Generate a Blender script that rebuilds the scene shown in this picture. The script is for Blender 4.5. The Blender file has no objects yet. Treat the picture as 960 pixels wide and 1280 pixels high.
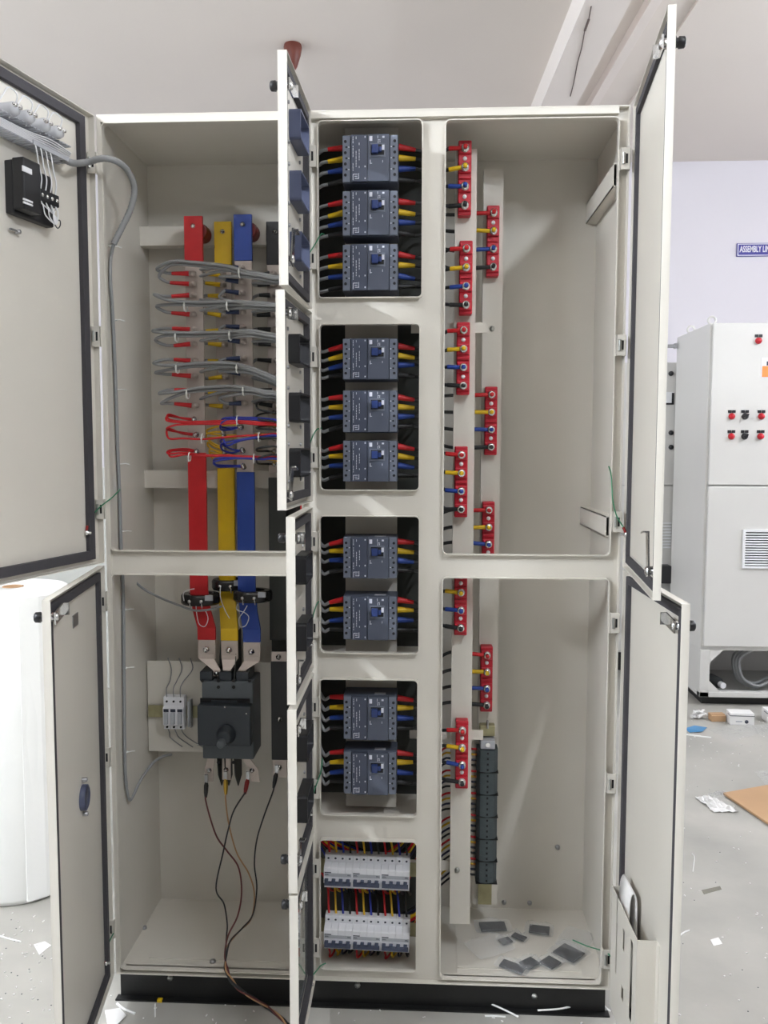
import bpy, math, random
from mathutils import Vector, Matrix
random.seed(7)
scene = bpy.context.scene
COL = scene.collection
PI = math.pi

# ------------------------------------------------------------------ camera
CAM_POS = Vector((0.73687, -1.91323, 1.26411))
YAW, PITCH, ROLL, FPX = -0.049305, 0.0766227, 0.00155, 1060.0
_cy, _sy, _cp, _sp = math.cos(YAW), math.sin(YAW), math.cos(PITCH), math.sin(PITCH)
FWD = Vector((_sy*_cp, _cy*_cp, -_sp))
_r = Vector((_cy, -_sy, 0)); _u = _r.cross(FWD)
RIGHT = math.cos(ROLL)*_r + math.sin(ROLL)*_u
UP = -math.sin(ROLL)*_r + math.cos(ROLL)*_u
cam = bpy.data.objects.new('camera', bpy.data.cameras.new('camera'))
COL.objects.link(cam)
cam.matrix_world = Matrix(((RIGHT.x, UP.x, -FWD.x, CAM_POS.x), (RIGHT.y, UP.y, -FWD.y, CAM_POS.y),
                           (RIGHT.z, UP.z, -FWD.z, CAM_POS.z), (0, 0, 0, 1)))
cam.data.sensor_fit = 'VERTICAL'
cam.data.sensor_height = 36.0
cam.data.lens = FPX/1280.0*36.0
cam.data.clip_start = 0.05
scene.camera = cam

# ------------------------------------------------------------------ world, lights, exposure
world = bpy.data.worlds.new('World'); scene.world = world
world.use_nodes = True
bg = world.node_tree.nodes['Background']
bg.inputs[0].default_value = (0.84, 0.92, 1.0, 1)
bg.inputs[1].default_value = 1.2
scene.view_settings.view_transform = 'Standard'
scene.view_settings.look = 'None'
scene.view_settings.gamma = 1.0
scene.view_settings.use_curve_mapping = False
scene.view_settings.exposure = 0.75
FLOOR = -0.068
CEIL = 3.13
LAMPS = [  # hanging tube lights of the workshop: x, y, z, watts, length, turned
    (1.62, -1.80, 2.64, 60, 0.9, 90),
    (-1.50, -1.95, 2.62, 192, 1.2, 90),
    (3.60, 0.60, 2.62, 85, 1.2, 90),
    (4.3, 1.9, 2.62, 45, 1.2, 90),
    (-3.10, 0.70, 2.62, 62, 1.2, 90),
]

# ------------------------------------------------------------------ measuring: pixel of the 960x1280 photo to a point
def ray(px, py):
    return FWD + (px-480)/FPX*RIGHT - (py-640)/FPX*UP
def at(px, py, Y):
    d = ray(px, py); return CAM_POS + d*((Y-CAM_POS.y)/d.y)
def at_z(px, py, z):
    d = ray(px, py); return CAM_POS + d*((z-CAM_POS.z)/d.z)
def at_plane(px, py, p0, n):
    d = ray(px, py); return CAM_POS + d*((p0-CAM_POS).dot(n)/d.dot(n))
def on_floor(px, py, h=0.0):
    return at_z(px, py, FLOOR+h)

# ------------------------------------------------------------------ materials
def lin(c):
    return tuple(((v/255)/12.92 if v/255 <= 0.04045 else ((v/255+0.055)/1.055)**2.4) for v in c)
MATS = {}
def mat(name, rgb, rough=0.5, metal=0.0, bump=0.0, bscale=300.0, var=0.0, vscale=8.0, spec=0.5, alpha=1.0, trans=0.0, emit=None, estr=0.0, rgb2=None, detail=3.0):
    m = bpy.data.materials.new(name); m.use_nodes = True
    nt = m.node_tree; b = nt.nodes['Principled BSDF']
    c = lin(rgb)
    b.inputs['Base Color'].default_value = (*c, 1)
    b.inputs['Roughness'].default_value = rough
    b.inputs['Metallic'].default_value = metal
    b.inputs['Specular IOR Level'].default_value = spec
    b.inputs['Alpha'].default_value = alpha
    b.inputs['Transmission Weight'].default_value = trans
    if emit:
        b.inputs['Emission Color'].default_value = (*lin(emit), 1); b.inputs['Emission Strength'].default_value = estr
    tc = nt.nodes.new('ShaderNodeTexCoord')
    if var or rgb2:
        n = nt.nodes.new('ShaderNodeTexNoise'); n.inputs['Scale'].default_value = vscale; n.inputs['Detail'].default_value = detail
        nt.links.new(tc.outputs['Object'], n.inputs['Vector'])
        r = nt.nodes.new('ShaderNodeValToRGB')
        r.color_ramp.elements[0].position = 0.3; r.color_ramp.elements[1].position = 0.7
        c2 = lin(rgb2) if rgb2 else tuple(v*(1-var) for v in c)
        r.color_ramp.elements[0].color = (*c2, 1); r.color_ramp.elements[1].color = (*c, 1)
        nt.links.new(n.outputs['Fac'], r.inputs['Fac'])
        nt.links.new(r.outputs['Color'], b.inputs['Base Color'])
    if bump:
        n2 = nt.nodes.new('ShaderNodeTexNoise'); n2.inputs['Scale'].default_value = bscale; n2.inputs['Detail'].default_value = 2
        nt.links.new(tc.outputs['Object'], n2.inputs['Vector'])
        bp = nt.nodes.new('ShaderNodeBump'); bp.inputs['Strength'].default_value = bump; bp.inputs['Distance'].default_value = 0.002
        nt.links.new(n2.outputs['Fac'], bp.inputs['Height'])
        nt.links.new(bp.outputs['Normal'], b.inputs['Normal'])
    MATS[name] = m
    return m
mat("powder", (213, 208, 198), 0.42, bump=0.10, bscale=420, var=0.04, vscale=5)
mat('powder_grey', (196, 197, 192), 0.45, bump=0.10, bscale=420, var=0.04, vscale=5)
mat('zinc', (176, 177, 172), 0.38, 0.75, var=0.15, vscale=30)
mat('passivated', (172, 166, 130), 0.40, 0.6, var=0.25, vscale=40)
mat('chrome', (225, 225, 225), 0.18, 1.0)
mat('steel', (170, 170, 172), 0.3, 0.9)
mat('tinned', (196, 184, 176), 0.42, 0.35, var=0.14, vscale=25, bump=0.05, bscale=200)
mat('gasket', (62, 60, 64), 0.85, bump=0.2, bscale=250)
mat('black_paint', (22, 22, 22), 0.38, bump=0.08, bscale=300, var=0.3, vscale=12)
mat('black_plastic', (30, 30, 33), 0.42, bump=0.05, bscale=300)
mat('black_sheet', (56, 58, 54), 0.6, var=0.15, vscale=10)
mat('sleeve_red', (198, 28, 34), 0.48, var=0.08, vscale=40)
mat('sleeve_yellow', (226, 186, 22), 0.48, var=0.08, vscale=40)
mat('sleeve_blue', (34, 66, 150), 0.48, var=0.08, vscale=40)
mat('sleeve_black', (30, 30, 32), 0.5, var=0.08, vscale=40)
mat('boot_blue', (38, 50, 84), 0.5)
mat('cable_grey', (140, 141, 142), 0.45, var=0.05, vscale=20)
mat('cable_dark', (58, 60, 62), 0.45)
mat('wire_red', (196, 20, 30), 0.4)
mat('wire_blue', (30, 44, 150), 0.4)
mat('wire_navy', (32, 36, 66), 0.45)
mat('wire_yellow', (220, 178, 40), 0.4)
mat('wire_black', (26, 27, 30), 0.42)
mat('wire_orange', (214, 120, 40), 0.42)
mat('wire_green', (46, 120, 84), 0.42)
mat('wire_white', (222, 222, 224), 0.4)
mat('tie_white', (235, 235, 232), 0.45)
mat('breaker', (78, 84, 99), 0.5, bump=0.06, bscale=350, var=0.06, vscale=20)
mat('breaker_label', (66, 72, 89), 0.45)
mat('breaker_edge', (104, 110, 124), 0.5)
mat('hole', (16, 17, 20), 0.7)
mat('toggle_blue', (34, 54, 108), 0.4)
mat('print_white', (214, 216, 226), 0.6)
mat('print_dark', (52, 56, 70), 0.6)
mat('mcb_white', (232, 232, 236), 0.42, var=0.03, vscale=30)
mat('mcb_grey', (176, 178, 184), 0.45)
mat('mcb_toggle', (62, 70, 92), 0.42)
mat('block_red', (190, 26, 46), 0.42, var=0.10, vscale=25, bump=0.05, bscale=200)
mat('insulator', (120, 34, 32), 0.4, var=0.1, vscale=40)
mat('switch_grey', (84, 90, 95), 0.5, bump=0.05, bscale=300)
mat('switch_dark', (44, 50, 57), 0.42, bump=0.04, bscale=300)
mat('strip_grey', (70, 80, 84), 0.5, var=0.08, vscale=60)
mat('bezel_blue', (72, 78, 102), 0.4)
mat('white_plastic', (238, 238, 240), 0.3)
mat('lamp_clear', (235, 236, 240), 0.18, trans=0.35)
mat('acrylic', (236, 240, 238), 0.05, trans=0.92, spec=0.5)
mat('ct_black', (34, 32, 32), 0.22)
mat('clip_black', (22, 22, 24), 0.4)
mat('clip_red', (130, 26, 26), 0.4)
mat('brass', (196, 160, 70), 0.35, 0.9)
mat('paper', (232, 230, 228), 0.7, var=0.04, vscale=10)
mat('roll_white', (240, 240, 238), 0.6, bump=0.15, bscale=40)
mat('cardboard', (184, 148, 112), 0.75, var=0.10, vscale=6, bump=0.1, bscale=80)
mat('film', (225, 228, 230), 0.18, trans=0.80, bump=0.8, bscale=35)
mat('film_milky', (228, 230, 232), 0.22, alpha=0.14, bump=0.6, bscale=40)
mat('tape_clear', (150, 146, 132), 0.3, alpha=0.5)
mat('blue_sheet', (70, 130, 176), 0.5)
mat('sign_blue', (62, 58, 148), 0.45)
mat('sign_white', (228, 226, 236), 0.5)
mat('bgcab', (214, 212, 208), 0.42, bump=0.08, bscale=300, var=0.03, vscale=4)
mat('bgcab_dark', (176, 176, 172), 0.5)
mat('push_red', (190, 24, 40), 0.3)
mat('push_black', (34, 34, 38), 0.35)
mat('orange_print', (238, 140, 70), 0.5)
mat('lamp_brown', (108, 52, 40), 0.45)
mat('wall_paint', (226, 222, 228), 0.85, bump=0.1, bscale=60, var=0.03, vscale=1.2)
mat('ceiling_paint', (230, 222, 214), 0.9, bump=0.1, bscale=40, var=0.05, vscale=0.9)
mat('front_paint', (78, 76, 74), 0.85, var=0.1, vscale=1.0)
mat('beam_paint', (238, 230, 224), 0.9, bump=0.1, bscale=60, var=0.03, vscale=2)
mat('concrete', (178, 175, 168), 0.55, bump=0.15, bscale=60, rgb2=(150, 148, 142), vscale=2.6, detail=9)
mat('crack', (110, 96, 92), 0.9)

# ------------------------------------------------------------------ mesh helpers
class B:
    """collects faces, then links them as ONE mesh object"""
    def __init__(s, m=None):
        s.v = []; s.f = []; s.sm = []; s.m = m
    def _add(s, vs, fs, smooth=False):
        k = len(s.v)
        for p in vs:
            p = Vector(p)
            s.v.append(s.m @ p if s.m else p)
        for f in fs:
            s.f.append([i+k for i in f]); s.sm.append(smooth)
        return s
    def box(s, x0, y0, z0, x1, y1, z1):
        if x0 > x1: x0, x1 = x1, x0
        if y0 > y1: y0, y1 = y1, y0
        if z0 > z1: z0, z1 = z1, z0
        return s._add([(x0,y0,z0),(x1,y0,z0),(x1,y1,z0),(x0,y1,z0),(x0,y0,z1),(x1,y0,z1),(x1,y1,z1),(x0,y1,z1)],
               [(3,2,1,0),(4,5,6,7),(0,1,5,4),(1,2,6,5),(2,3,7,6),(3,0,4,7)])
    def cbox(s, c, d):
        return s.box(c[0]-d[0]/2, c[1]-d[1]/2, c[2]-d[2]/2, c[0]+d[0]/2, c[1]+d[1]/2, c[2]+d[2]/2)
    def cyl(s, p0, p1, r0, r1=None, n=12, caps=True, smooth=True):
        p0 = Vector(p0); p1 = Vector(p1); r1 = r0 if r1 is None else r1
        d = (p1-p0).normalized(); a = d.orthogonal().normalized(); b = d.cross(a)
        ring = lambda p, r: [p + r*(math.cos(2*PI*i/n)*a + math.sin(2*PI*i/n)*b) for i in range(n)]
        vs = ring(p0, r0) + ring(p1, r1)
        s._add(vs, [(i, (i+1) % n, n+(i+1) % n, n+i) for i in range(n)], smooth)
        if caps:
            s._add(vs, [tuple(range(n-1, -1, -1)), tuple(range(n, 2*n))])
        return s
    def lathe(s, prof, o, ax, n=16, smooth=True):
        o = Vector(o); d = Vector(ax).normalized(); a = d.orthogonal().normalized(); b = d.cross(a)
        vs = []
        for r, h in prof:
            vs += [o + d*h + r*(math.cos(2*PI*i/n)*a + math.sin(2*PI*i/n)*b) for i in range(n)]
        fs = []
        for k in range(len(prof)-1):
            fs += [(k*n+i, k*n+(i+1) % n, (k+1)*n+(i+1) % n, (k+1)*n+i) for i in range(n)]
        s._add(vs, fs, smooth)
        L = (len(prof)-1)*n
        caps = []
        if prof[0][0] > 1e-6: caps.append(tuple(range(n-1, -1, -1)))
        if prof[-1][0] > 1e-6: caps.append(tuple(range(L, L+n)))
        if caps: s._add(vs, caps)
        return s
    def tube(s, pts, r, n=8, caps=True, flat=1.0):
        pts = [Vector(p) for p in pts]; N = len(pts)
        rs = r if isinstance(r, (list, tuple)) else [r]*N
        tan = []
        for i in range(N):
            t = pts[min(i+1, N-1)] - pts[max(i-1, 0)]
            tan.append(t.normalized() if t.length > 1e-9 else Vector((0, 0, 1)))
        a = tan[0].orthogonal().normalized(); vs = []
        for i in range(N):
            a = (a - tan[i]*a.dot(tan[i]))
            a = a.normalized() if a.length > 1e-6 else tan[i].orthogonal().normalized()
            b = tan[i].cross(a)
            vs += [pts[i] + rs[i]*(math.cos(2*PI*k/n)*a + flat*math.sin(2*PI*k/n)*b) for k in range(n)]
        fs = []
        for i in range(N-1):
            fs += [(i*n+k, i*n+(k+1) % n, (i+1)*n+(k+1) % n, (i+1)*n+k) for k in range(n)]
        s._add(vs, fs, True)
        if caps: s._add(vs, [tuple(range(n-1, -1, -1)), tuple(range((N-1)*n, N*n))])
        return s
    def prism(s, poly, f0, f1, smooth=False):
        """poly: 2-D points; f0, f1 map a 2-D point to the two end faces"""
        n = len(poly)
        vs = [f0(p) for p in poly] + [f1(p) for p in poly]
        s._add(vs, [tuple(range(n-1, -1, -1)), tuple(range(n, 2*n))])
        return s._add(vs, [(i, (i+1) % n, n+(i+1) % n, n+i) for i in range(n)], smooth)
    def prism_y(s, poly, y0, y1, smooth=False):      # poly of (x, z)
        return s.prism(poly, lambda p: (p[0], y0, p[1]), lambda p: (p[0], y1, p[1]), smooth)
    def prism_x(s, poly, x0, x1, smooth=False):      # poly of (y, z)
        return s.prism(poly, lambda p: (x0, p[0], p[1]), lambda p: (x1, p[0], p[1]), smooth)
    def prism_z(s, poly, z0, z1, smooth=False):
        return s.prism(poly, lambda p: (p[0], p[1], z0), lambda p: (p[0], p[1], z1), smooth)
    def ring_y(s, outer, inner, y0, y1):             # two outlines (x, z) with equal point counts
        n = len(outer)
        vs = [(p[0], y0, p[1]) for p in outer] + [(p[0], y0, p[1]) for p in inner] + [(p[0], y1, p[1]) for p in outer] + [(p[0], y1, p[1]) for p in inner]
        fs = []
        for i in range(n):
            j = (i+1) % n
            fs += [(i, j, n+j, n+i), (2*n+j, 2*n+i, 3*n+i, 3*n+j), (j, i, 2*n+i, 2*n+j), (n+i, n+j, 3*n+j, 3*n+i)]
        return s._add(vs, fs)
    def plate(s, x0, x1, z0, z1, holes, y0, y1):
        """sheet in the xz plane, y0..y1 thick, with rectangular holes (hx0, hx1, hz0, hz1)"""
        xs = sorted({x0, x1, *[h[0] for h in holes], *[h[1] for h in holes]}); zs = sorted({z0, z1, *[h[2] for h in holes], *[h[3] for h in holes]})
        xs = [x for x in xs if x0-1e-9 <= x <= x1+1e-9]; zs = [z for z in zs if z0-1e-9 <= z <= z1+1e-9]
        solid = {}
        for i in range(len(xs)-1):
            for j in range(len(zs)-1):
                cx, cz = (xs[i]+xs[i+1])/2, (zs[j]+zs[j+1])/2
                solid[i, j] = not any(h[0] < cx < h[1] and h[2] < cz < h[3] for h in holes)
        for (i, j), ok in solid.items():
            if not ok: continue
            a, b, c, d = xs[i], xs[i+1], zs[j], zs[j+1]
            s._add([(a,y0,c),(b,y0,c),(b,y0,d),(a,y0,d)], [(0,1,2,3)])
            s._add([(a,y1,c),(b,y1,c),(b,y1,d),(a,y1,d)], [(3,2,1,0)])
            if not solid.get((i-1, j)): s._add([(a,y0,c),(a,y1,c),(a,y1,d),(a,y0,d)], [(3,2,1,0)])
            if not solid.get((i+1, j)): s._add([(b,y0,c),(b,y1,c),(b,y1,d),(b,y0,d)], [(0,1,2,3)])
            if not solid.get((i, j-1)): s._add([(a,y0,c),(b,y0,c),(b,y1,c),(a,y1,c)], [(3,2,1,0)])
            if not solid.get((i, j+1)): s._add([(a,y0,d),(b,y0,d),(b,y1,d),(a,y1,d)], [(0,1,2,3)])
        return s
    def mesh(s, name, m):
        me = bpy.data.meshes.new(name)
        me.from_pydata([tuple(p) for p in s.v], [], s.f)
        me.polygons.foreach_set('use_smooth', s.sm)
        me.materials.append(MATS[m])
        me.update()
        return me
    def build(s, name, m, parent=None, local=False, bevel=0.0, seg=2):
        o = bpy.data.objects.new(name, s.mesh(name, m)); COL.objects.link(o)
        if parent is not None:
            o.parent = parent
            if not local: o.matrix_parent_inverse = wm(parent).inverted()
        if bevel:
            bv = o.modifiers.new('Bevel', 'BEVEL'); bv.width = bevel; bv.segments = seg; bv.limit_method = 'ANGLE'; bv.angle_limit = math.radians(40)
        return o
def wm(o):
    m = o.matrix_basis.copy()
    return (wm(o.parent) @ o.matrix_parent_inverse @ m) if o.parent else m
def rrect(x0, x1, z0, z1, r, n=4):
    out = []
    for cx, cz, a0 in ((x1-r, z1-r, 0), (x0+r, z1-r, 90), (x0+r, z0+r, 180), (x1-r, z0+r, 270)):
        for i in range(n+1):
            a = math.radians(a0+90*i/n); out.append((cx+r*math.cos(a), cz+r*math.sin(a)))
    return out
def spline(pts, n=6):
    P = [Vector(p) for p in pts]
    if len(P) < 3: return P
    P = [2*P[0]-P[1]] + P + [2*P[-1]-P[-2]]; out = []
    for i in range(1, len(P)-2):
        p0, p1, p2, p3 = P[i-1:i+3]
        for k in range(n):
            t = k/n
            out.append(0.5*((2*p1)+(p2-p0)*t+(2*p0-5*p1+4*p2-p3)*t*t+(3*p1-p0-3*p2+p3)*t*t*t))
    out.append(P[-2]); return out
def tag(o, label, cat, group=None):
    o['label'] = label; o['category'] = cat
    if group: o['group'] = group
    return o
def thing(name, label, cat, loc=(0, 0, 0), rot=(0, 0, 0), group=None):
    o = bpy.data.objects.new(name, None); COL.objects.link(o)
    o.empty_display_size = 0.05
    o.location = loc; o.rotation_euler = rot
    return tag(o, label, cat, group)
def struct(o):
    o['kind'] = 'structure'; return o
def stuff(o):
    o['kind'] = 'stuff'; return o
def copy_tree(o, parent=None):
    c = o.copy(); COL.objects.link(c)
    if parent is not None: c.parent = parent
    for ch in [x for x in o.children]: copy_tree(ch, c)
    return c
ORD = ['first', 'second', 'third', 'fourth', 'fifth', 'sixth', 'seventh', 'eighth', 'ninth', 'tenth', 'eleventh', 'twelfth']

# ================================================================== the room
WALLY = 3.85
struct(B().box(-5.0, -6.0, FLOOR-0.05, 6.5, WALLY+0.1, FLOOR).build('floor', 'concrete'))
struct(B().box(-5.0, -6.0, CEIL, 6.5, WALLY+0.1, CEIL+0.05).build('ceiling', 'ceiling_paint'))
struct(B().box(-5.0, WALLY, FLOOR, 6.5, WALLY+0.1, CEIL).build('wall_back', 'wall_paint'))
struct(B().box(-5.0, -6.1, FLOOR, 6.5, -6.0, CEIL).build('wall_front', 'front_paint'))
struct(B().box(6.5, -6.0, FLOOR, 6.6, WALLY+0.1, CEIL).build('wall_right', 'wall_paint'))
# downstand ceiling beam, running slightly askew, with a plaster crack along it
bm = B()
bm.prism_z([(1.42, -0.6), (1.60, -0.6), (1.45, WALLY), (1.27, WALLY)], CEIL-0.13, CEIL)
trim = struct(bm.build('trim_1', 'beam_paint', bevel=0.006))
cr = B()
for (x0, y0), (x1, y1) in zip([(739, 8), (736, 24), (731, 38), (727, 60), (722, 78), (717, 104)], [(736, 24), (731, 38), (727, 60), (722, 78), (717, 104), (713, 120)]):
    cr.tube([at_z(x0, y0, CEIL-0.131), at_z(x1, y1, CEIL-0.131)], 0.003 if y0 != 24 else 0.006, n=4)
cr.build('plaster_crack', 'crack', trim)
# cable trunking on the ceiling beside the beam
t2 = B(); t2.prism_z([(1.70, 0.4), (1.745, 0.4), (1.60, WALLY), (1.555, WALLY)], CEIL-0.05, CEIL)
struct(t2.build('trim_2', 'beam_paint', bevel=0.004))
# second lower soffit to the right
t3 = B(); t3.prism_z([(1.93, -0.6), (4.6, -0.6), (4.5, WALLY), (1.80, WALLY)], CEIL-0.012, CEIL)
struct(t3.build('trim_3', 'ceiling_paint'))

# ceiling tube lights (their light stands just under the tube)
for i, (x, y, z, watt, ln, deg) in enumerate(LAMPS):
    where = ['in front and right of the open cabinet', 'left of the open cabinet doors', 'right of the open cabinet', 'above the grey floor cabinet', 'behind the white foam roll'][i]
    t = thing('tube_light', 'white hanging tube light ' + where, 'lamp', (x, y, z), (0, 0, math.radians(deg)), 'hanging tube lights')
    B().box(-ln/2-0.03, -0.02, 0.06, ln/2+0.03, 0.02, 0.11).build('housing', 'white_plastic', t, True, 0.004)
    gm = mat('tube_glow_%d' % i, (255, 255, 255), 0.5, emit=(255, 255, 255), estr=watt/(PI*2*PI*0.016*ln))
    gm.node_tree.nodes['Principled BSDF'].inputs['Emission Color'].default_value = (0.865, 0.925, 1.0, 1)
    B().cyl((-ln/2, 0, 0), (ln/2, 0, 0), 0.016, n=10).build('tube', 'tube_glow_%d' % i, t, True)
    for sx in (-1, 1):
        B().box(sx*ln/2-0.012, -0.018, -0.02, sx*ln/2+0.012, 0.018, 0.07).build('lamp_holder', 'white_plastic', t, True)
        B().cyl((sx*ln*0.4, 0, 0.10), (sx*ln*0.4, 0, CEIL-z), 0.004, n=6).build('hanger_rod', 'steel', t, True)

# ceiling fan canopy with its down rod
p = at_z(366, 56, CEIL)
c = thing('fan_canopy', 'brown cone shaped ceiling canopy with a thin down rod', 'canopy', p)
B().lathe([(0.040, 0.0), (0.043, -0.012), (0.036, -0.05), (0.020, -0.10), (0.010, -0.115)], (0, 0, 0), (0, 0, 1), 20).build('canopy_cone', 'lamp_brown', c, True)
B().cyl((0, 0, -0.11), (0, 0, -0.34), 0.008).build('down_rod', 'lamp_brown', c, True)
B().lathe([(0.0, -0.30), (0.05, -0.31), (0.085, -0.34), (0.085, -0.42), (0.05, -0.45), (0.0, -0.455)], (0, 0, 0), (0, 0, 1), 24).build('motor_housing', 'lamp_brown', c, True)

# wall sign
s0 = at(921.5, 304, WALLY-0.012); s1 = at(921.5, 320.5, WALLY-0.012)
hgt = s0.z - s1.z; zc = (s0.z+s1.z)/2; wid = hgt*3.35
sg = thing('wall_sign', 'blue sign reading ASSEMBLY LINE on the white back wall', 'sign', (s0.x+wid/2, WALLY, zc))
B().box(-wid/2, -0.012, -hgt/2, wid/2, 0, hgt/2).build('sign_board', 'sign_blue', sg, True, 0.002)
fr = B(); fr.ring_y([(-wid/2+.004, -hgt/2+.004), (wid/2-.004, -hgt/2+.004), (wid/2-.004, hgt/2-.004), (-wid/2+.004, hgt/2-.004)],
                    [(-wid/2+.009, -hgt/2+.009), (wid/2-.009, -hgt/2+.009), (wid/2-.009, hgt/2-.009), (-wid/2+.009, hgt/2-.009)], -0.0132, -0.0118)
fr.build('border_line', 'sign_white', sg, True)
def lettering(text, size, name, m, parent, loc, rot, extrude=0.0008, sx=1.0):
    cu = bpy.data.curves.new(name, 'FONT'); cu.body = text; cu.size = size; cu.extrude = extrude; cu.align_x = 'LEFT'; cu.align_y = 'CENTER'; cu.offset = size*0.022
    tmp = bpy.data.objects.new(name, cu); COL.objects.link(tmp)
    dg = bpy.context.evaluated_depsgraph_get(); dg.update()
    me = bpy.data.meshes.new_from_object(tmp.evaluated_get(dg)); bpy.data.objects.remove(tmp); bpy.data.curves.remove(cu)
    me.materials.clear(); me.materials.append(MATS[m])
    o = bpy.data.objects.new(name, me); COL.objects.link(o); o.parent = parent
    o.location = loc; o.rotation_euler = rot; o.scale = (sx, 1, 1)
    return o
lettering('ASSEMBLY LINE', hgt*0.66, 'sign_lettering', 'sign_white', sg, (-wid/2+0.018, -0.0125, 0.002), (PI/2, 0, 0), sx=0.545)

# ---------------------------------------------------------------- grey floor standing cabinet at the right
BX, BY, BD = 2.150, 2.44, 0.575
bt = at(889, 403, BY).z; bd0 = at(876, 808, BY).z; bs = at(880, 607, BY).z; bb = at(868, 872, BY).z
BW = 0.98
bc = thing('floor_cabinet', 'light grey floor cabinet with red pilot lights and a louvred vent', 'cabinet', (BX+BW/2, BY+BD/2, FLOOR))
k = B(); k.box(BX, BY+0.02, bd0-0.025, BX+BW, BY+BD, bt); k.build('body', 'bgcab', bc, bevel=0.004)
B().box(BX+0.012, BY, bs+0.003, BX+BW-0.012, BY+0.018, bt-0.004).build('door', 'bgcab', bc, bevel=0.004)
lowd = B().box(BX+0.012, BY, bd0, BX+BW-0.012, BY+0.018, bs-0.003).build('door', 'bgcab', bc, bevel=0.004)
# open base frame: four posts, bottom rails, corner gussets
for (px0, py0) in ((BX, BY+0.01), (BX+BW-0.05, BY+0.01), (BX, BY+BD-0.06), (BX+BW-0.05, BY+BD-0.06)):
    B().box(px0, py0, bb, px0+0.05, py0+0.05, bd0-0.02).build('base_post', 'bgcab', bc, bevel=0.003)
k = B(); k.box(BX, BY+0.01, bb, BX+BW, BY+0.05, bb+0.028); k.build('base_rail', 'bgcab', bc, bevel=0.003)
k = B(); k.box(BX, BY+BD-0.03, bb, BX+BW, BY+BD-0.02, bd0-0.02); k.build('base_back', 'bgcab', bc)
k = B(); k.box(BX+0.002, BY+0.03, bb, BX+0.006, BY+BD-0.03, bd0-0.02); k.build('base_side', 'bgcab', bc)
k = B(); k.box(BX, BY+0.05, bb, BX+BW, BY+BD-0.03, bb+0.004); k.build('base_tray', 'bgcab_dark', bc)
for (gx, gz, sx, sz) in ((BX+0.04, bd0-0.022, 1, -1), (BX+0.04, bb+0.02, 1, 1), (BX+BW-0.04, bd0-0.022, -1, -1), (BX+BW-0.04, bb+0.02, -1, 1)):
    B().prism_y([(gx, gz), (gx+sx*0.075, gz), (gx, gz+sz*0.075)], BY+0.012, BY+0.016).build('corner_gusset', 'bgcab', bc)
B().box(BX+0.03, BY+0.06, FLOOR, BX+BW-0.03, BY+BD-0.03, bb).build('plinth', 'black_paint', bc)
for (ex, ey, px, py) in ((BX+0.03, BY+0.08, 0, 0), (BX+0.03, BY+0.42, 0, 0)):
    k = B(); k.tube([(ex+0.019*math.cos(a*PI/8), ey, bt+0.021+0.019*math.sin(a*PI/8)) for a in range(17)], 0.006, 8, caps=False); k.build('lifting_eye', 'bgcab', bc)
# louvre vent
g0 = at(928.5, 662, BY); g1 = at(928.5, 710, BY); gw = 0.205
vent = B(); vent.ring_y([(g0.x, g1.z), (g0.x+gw, g1.z), (g0.x+gw, g0.z), (g0.x, g0.z)], [(g0.x+.011, g1.z+.011), (g0.x+gw-.011, g1.z+.011), (g0.x+gw-.011, g0.z-.011), (g0.x+.011, g0.z-.011)], BY-0.012, BY)
vent = vent.build('vent_frame', 'white_plastic', bc)
B().box(g0.x+.011, BY-0.0012, g1.z+.011, g0.x+gw-.011, BY-0.0006, g0.z-.011).build('vent_gap_shade', 'cable_dark', vent)  # dark sheet added so the gaps between the slats look shaded
ns = 13
for i in range(ns):
    z = g1.z+0.014+(g0.z-g1.z-0.028)*(i+0.5)/ns
    B().prism_x([(BY-0.011, z-0.0035), (BY-0.0095, z-0.0045), (BY-0.0015, z+0.0015), (BY-0.003, z+0.0025)], g0.x+.011, g0.x+gw-.011).build('vent_slat', 'white_plastic', vent)
# pilot lights and selector switches, each with its small legend plate
for i, (px, py, col, lab) in enumerate([(948, 426, 'push_red', 'red pilot light alone near the top of the grey floor cabinet'),
        (914.5, 520.5, 'push_red', 'red pilot light at the left of the upper button row'), (931, 520.5, 'push_black', 'black selector switch in the upper button row'),
        (951.5, 520.5, 'push_red', 'red pilot light right of the black selector in the upper row'),
        (914, 545.5, 'push_red', 'red pilot light at the left of the lower button row'), (930.5, 545.5, 'push_black', 'black selector switch in the lower button row'),
        (950.5, 545.5, 'push_red', 'red pilot light right of the black selector in the lower row')]):
    p = at(px, py, BY)
    t = thing('selector_switch' if col == 'push_black' else 'pilot_light', lab, 'switch' if col == 'push_black' else 'pilot light', p, group='buttons on the grey floor cabinet')
    B().lathe([(0.016, 0.0), (0.016, 0.006), (0.0125, 0.008), (0.0125, 0.018), (0.009, 0.022), (0.0, 0.023)], (0, 0, 0), (0, -1, 0), 16).build('lens' if col == 'push_red' else 'knob_base', col, t, True)
    if col == 'push_black':
        k = B(Matrix.Rotation(math.radians(35), 4, 'Y')); k.box(-0.004, -0.034, -0.013, 0.004, -0.018, 0.013); k.build('knob_handle', 'push_black', t, True, 0.001)
    for sx in (-1, 1):
        B().box(sx*0.010-0.0085, -0.003, 0.017, sx*0.010+0.0085, 0, 0.031).build('legend_plate', 'push_black', t, True)
p = at(952, 447, BY); q = at(952, 472, BY)
t = thing('rating_plate', 'white and orange printed plate on the grey floor cabinet door', 'plate', (p.x+0.06, BY, (p.z+q.z)/2))
hh = (p.z-q.z)/2
B().box(-0.06, -0.002, -hh, 0.06, 0, hh).build('plate_sheet', 'sign_white', t, True)
B().box(-0.056, -0.003, -hh+0.003, 0.056, -0.0018, hh*0.15).build('orange_field', 'orange_print', t, True)
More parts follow.
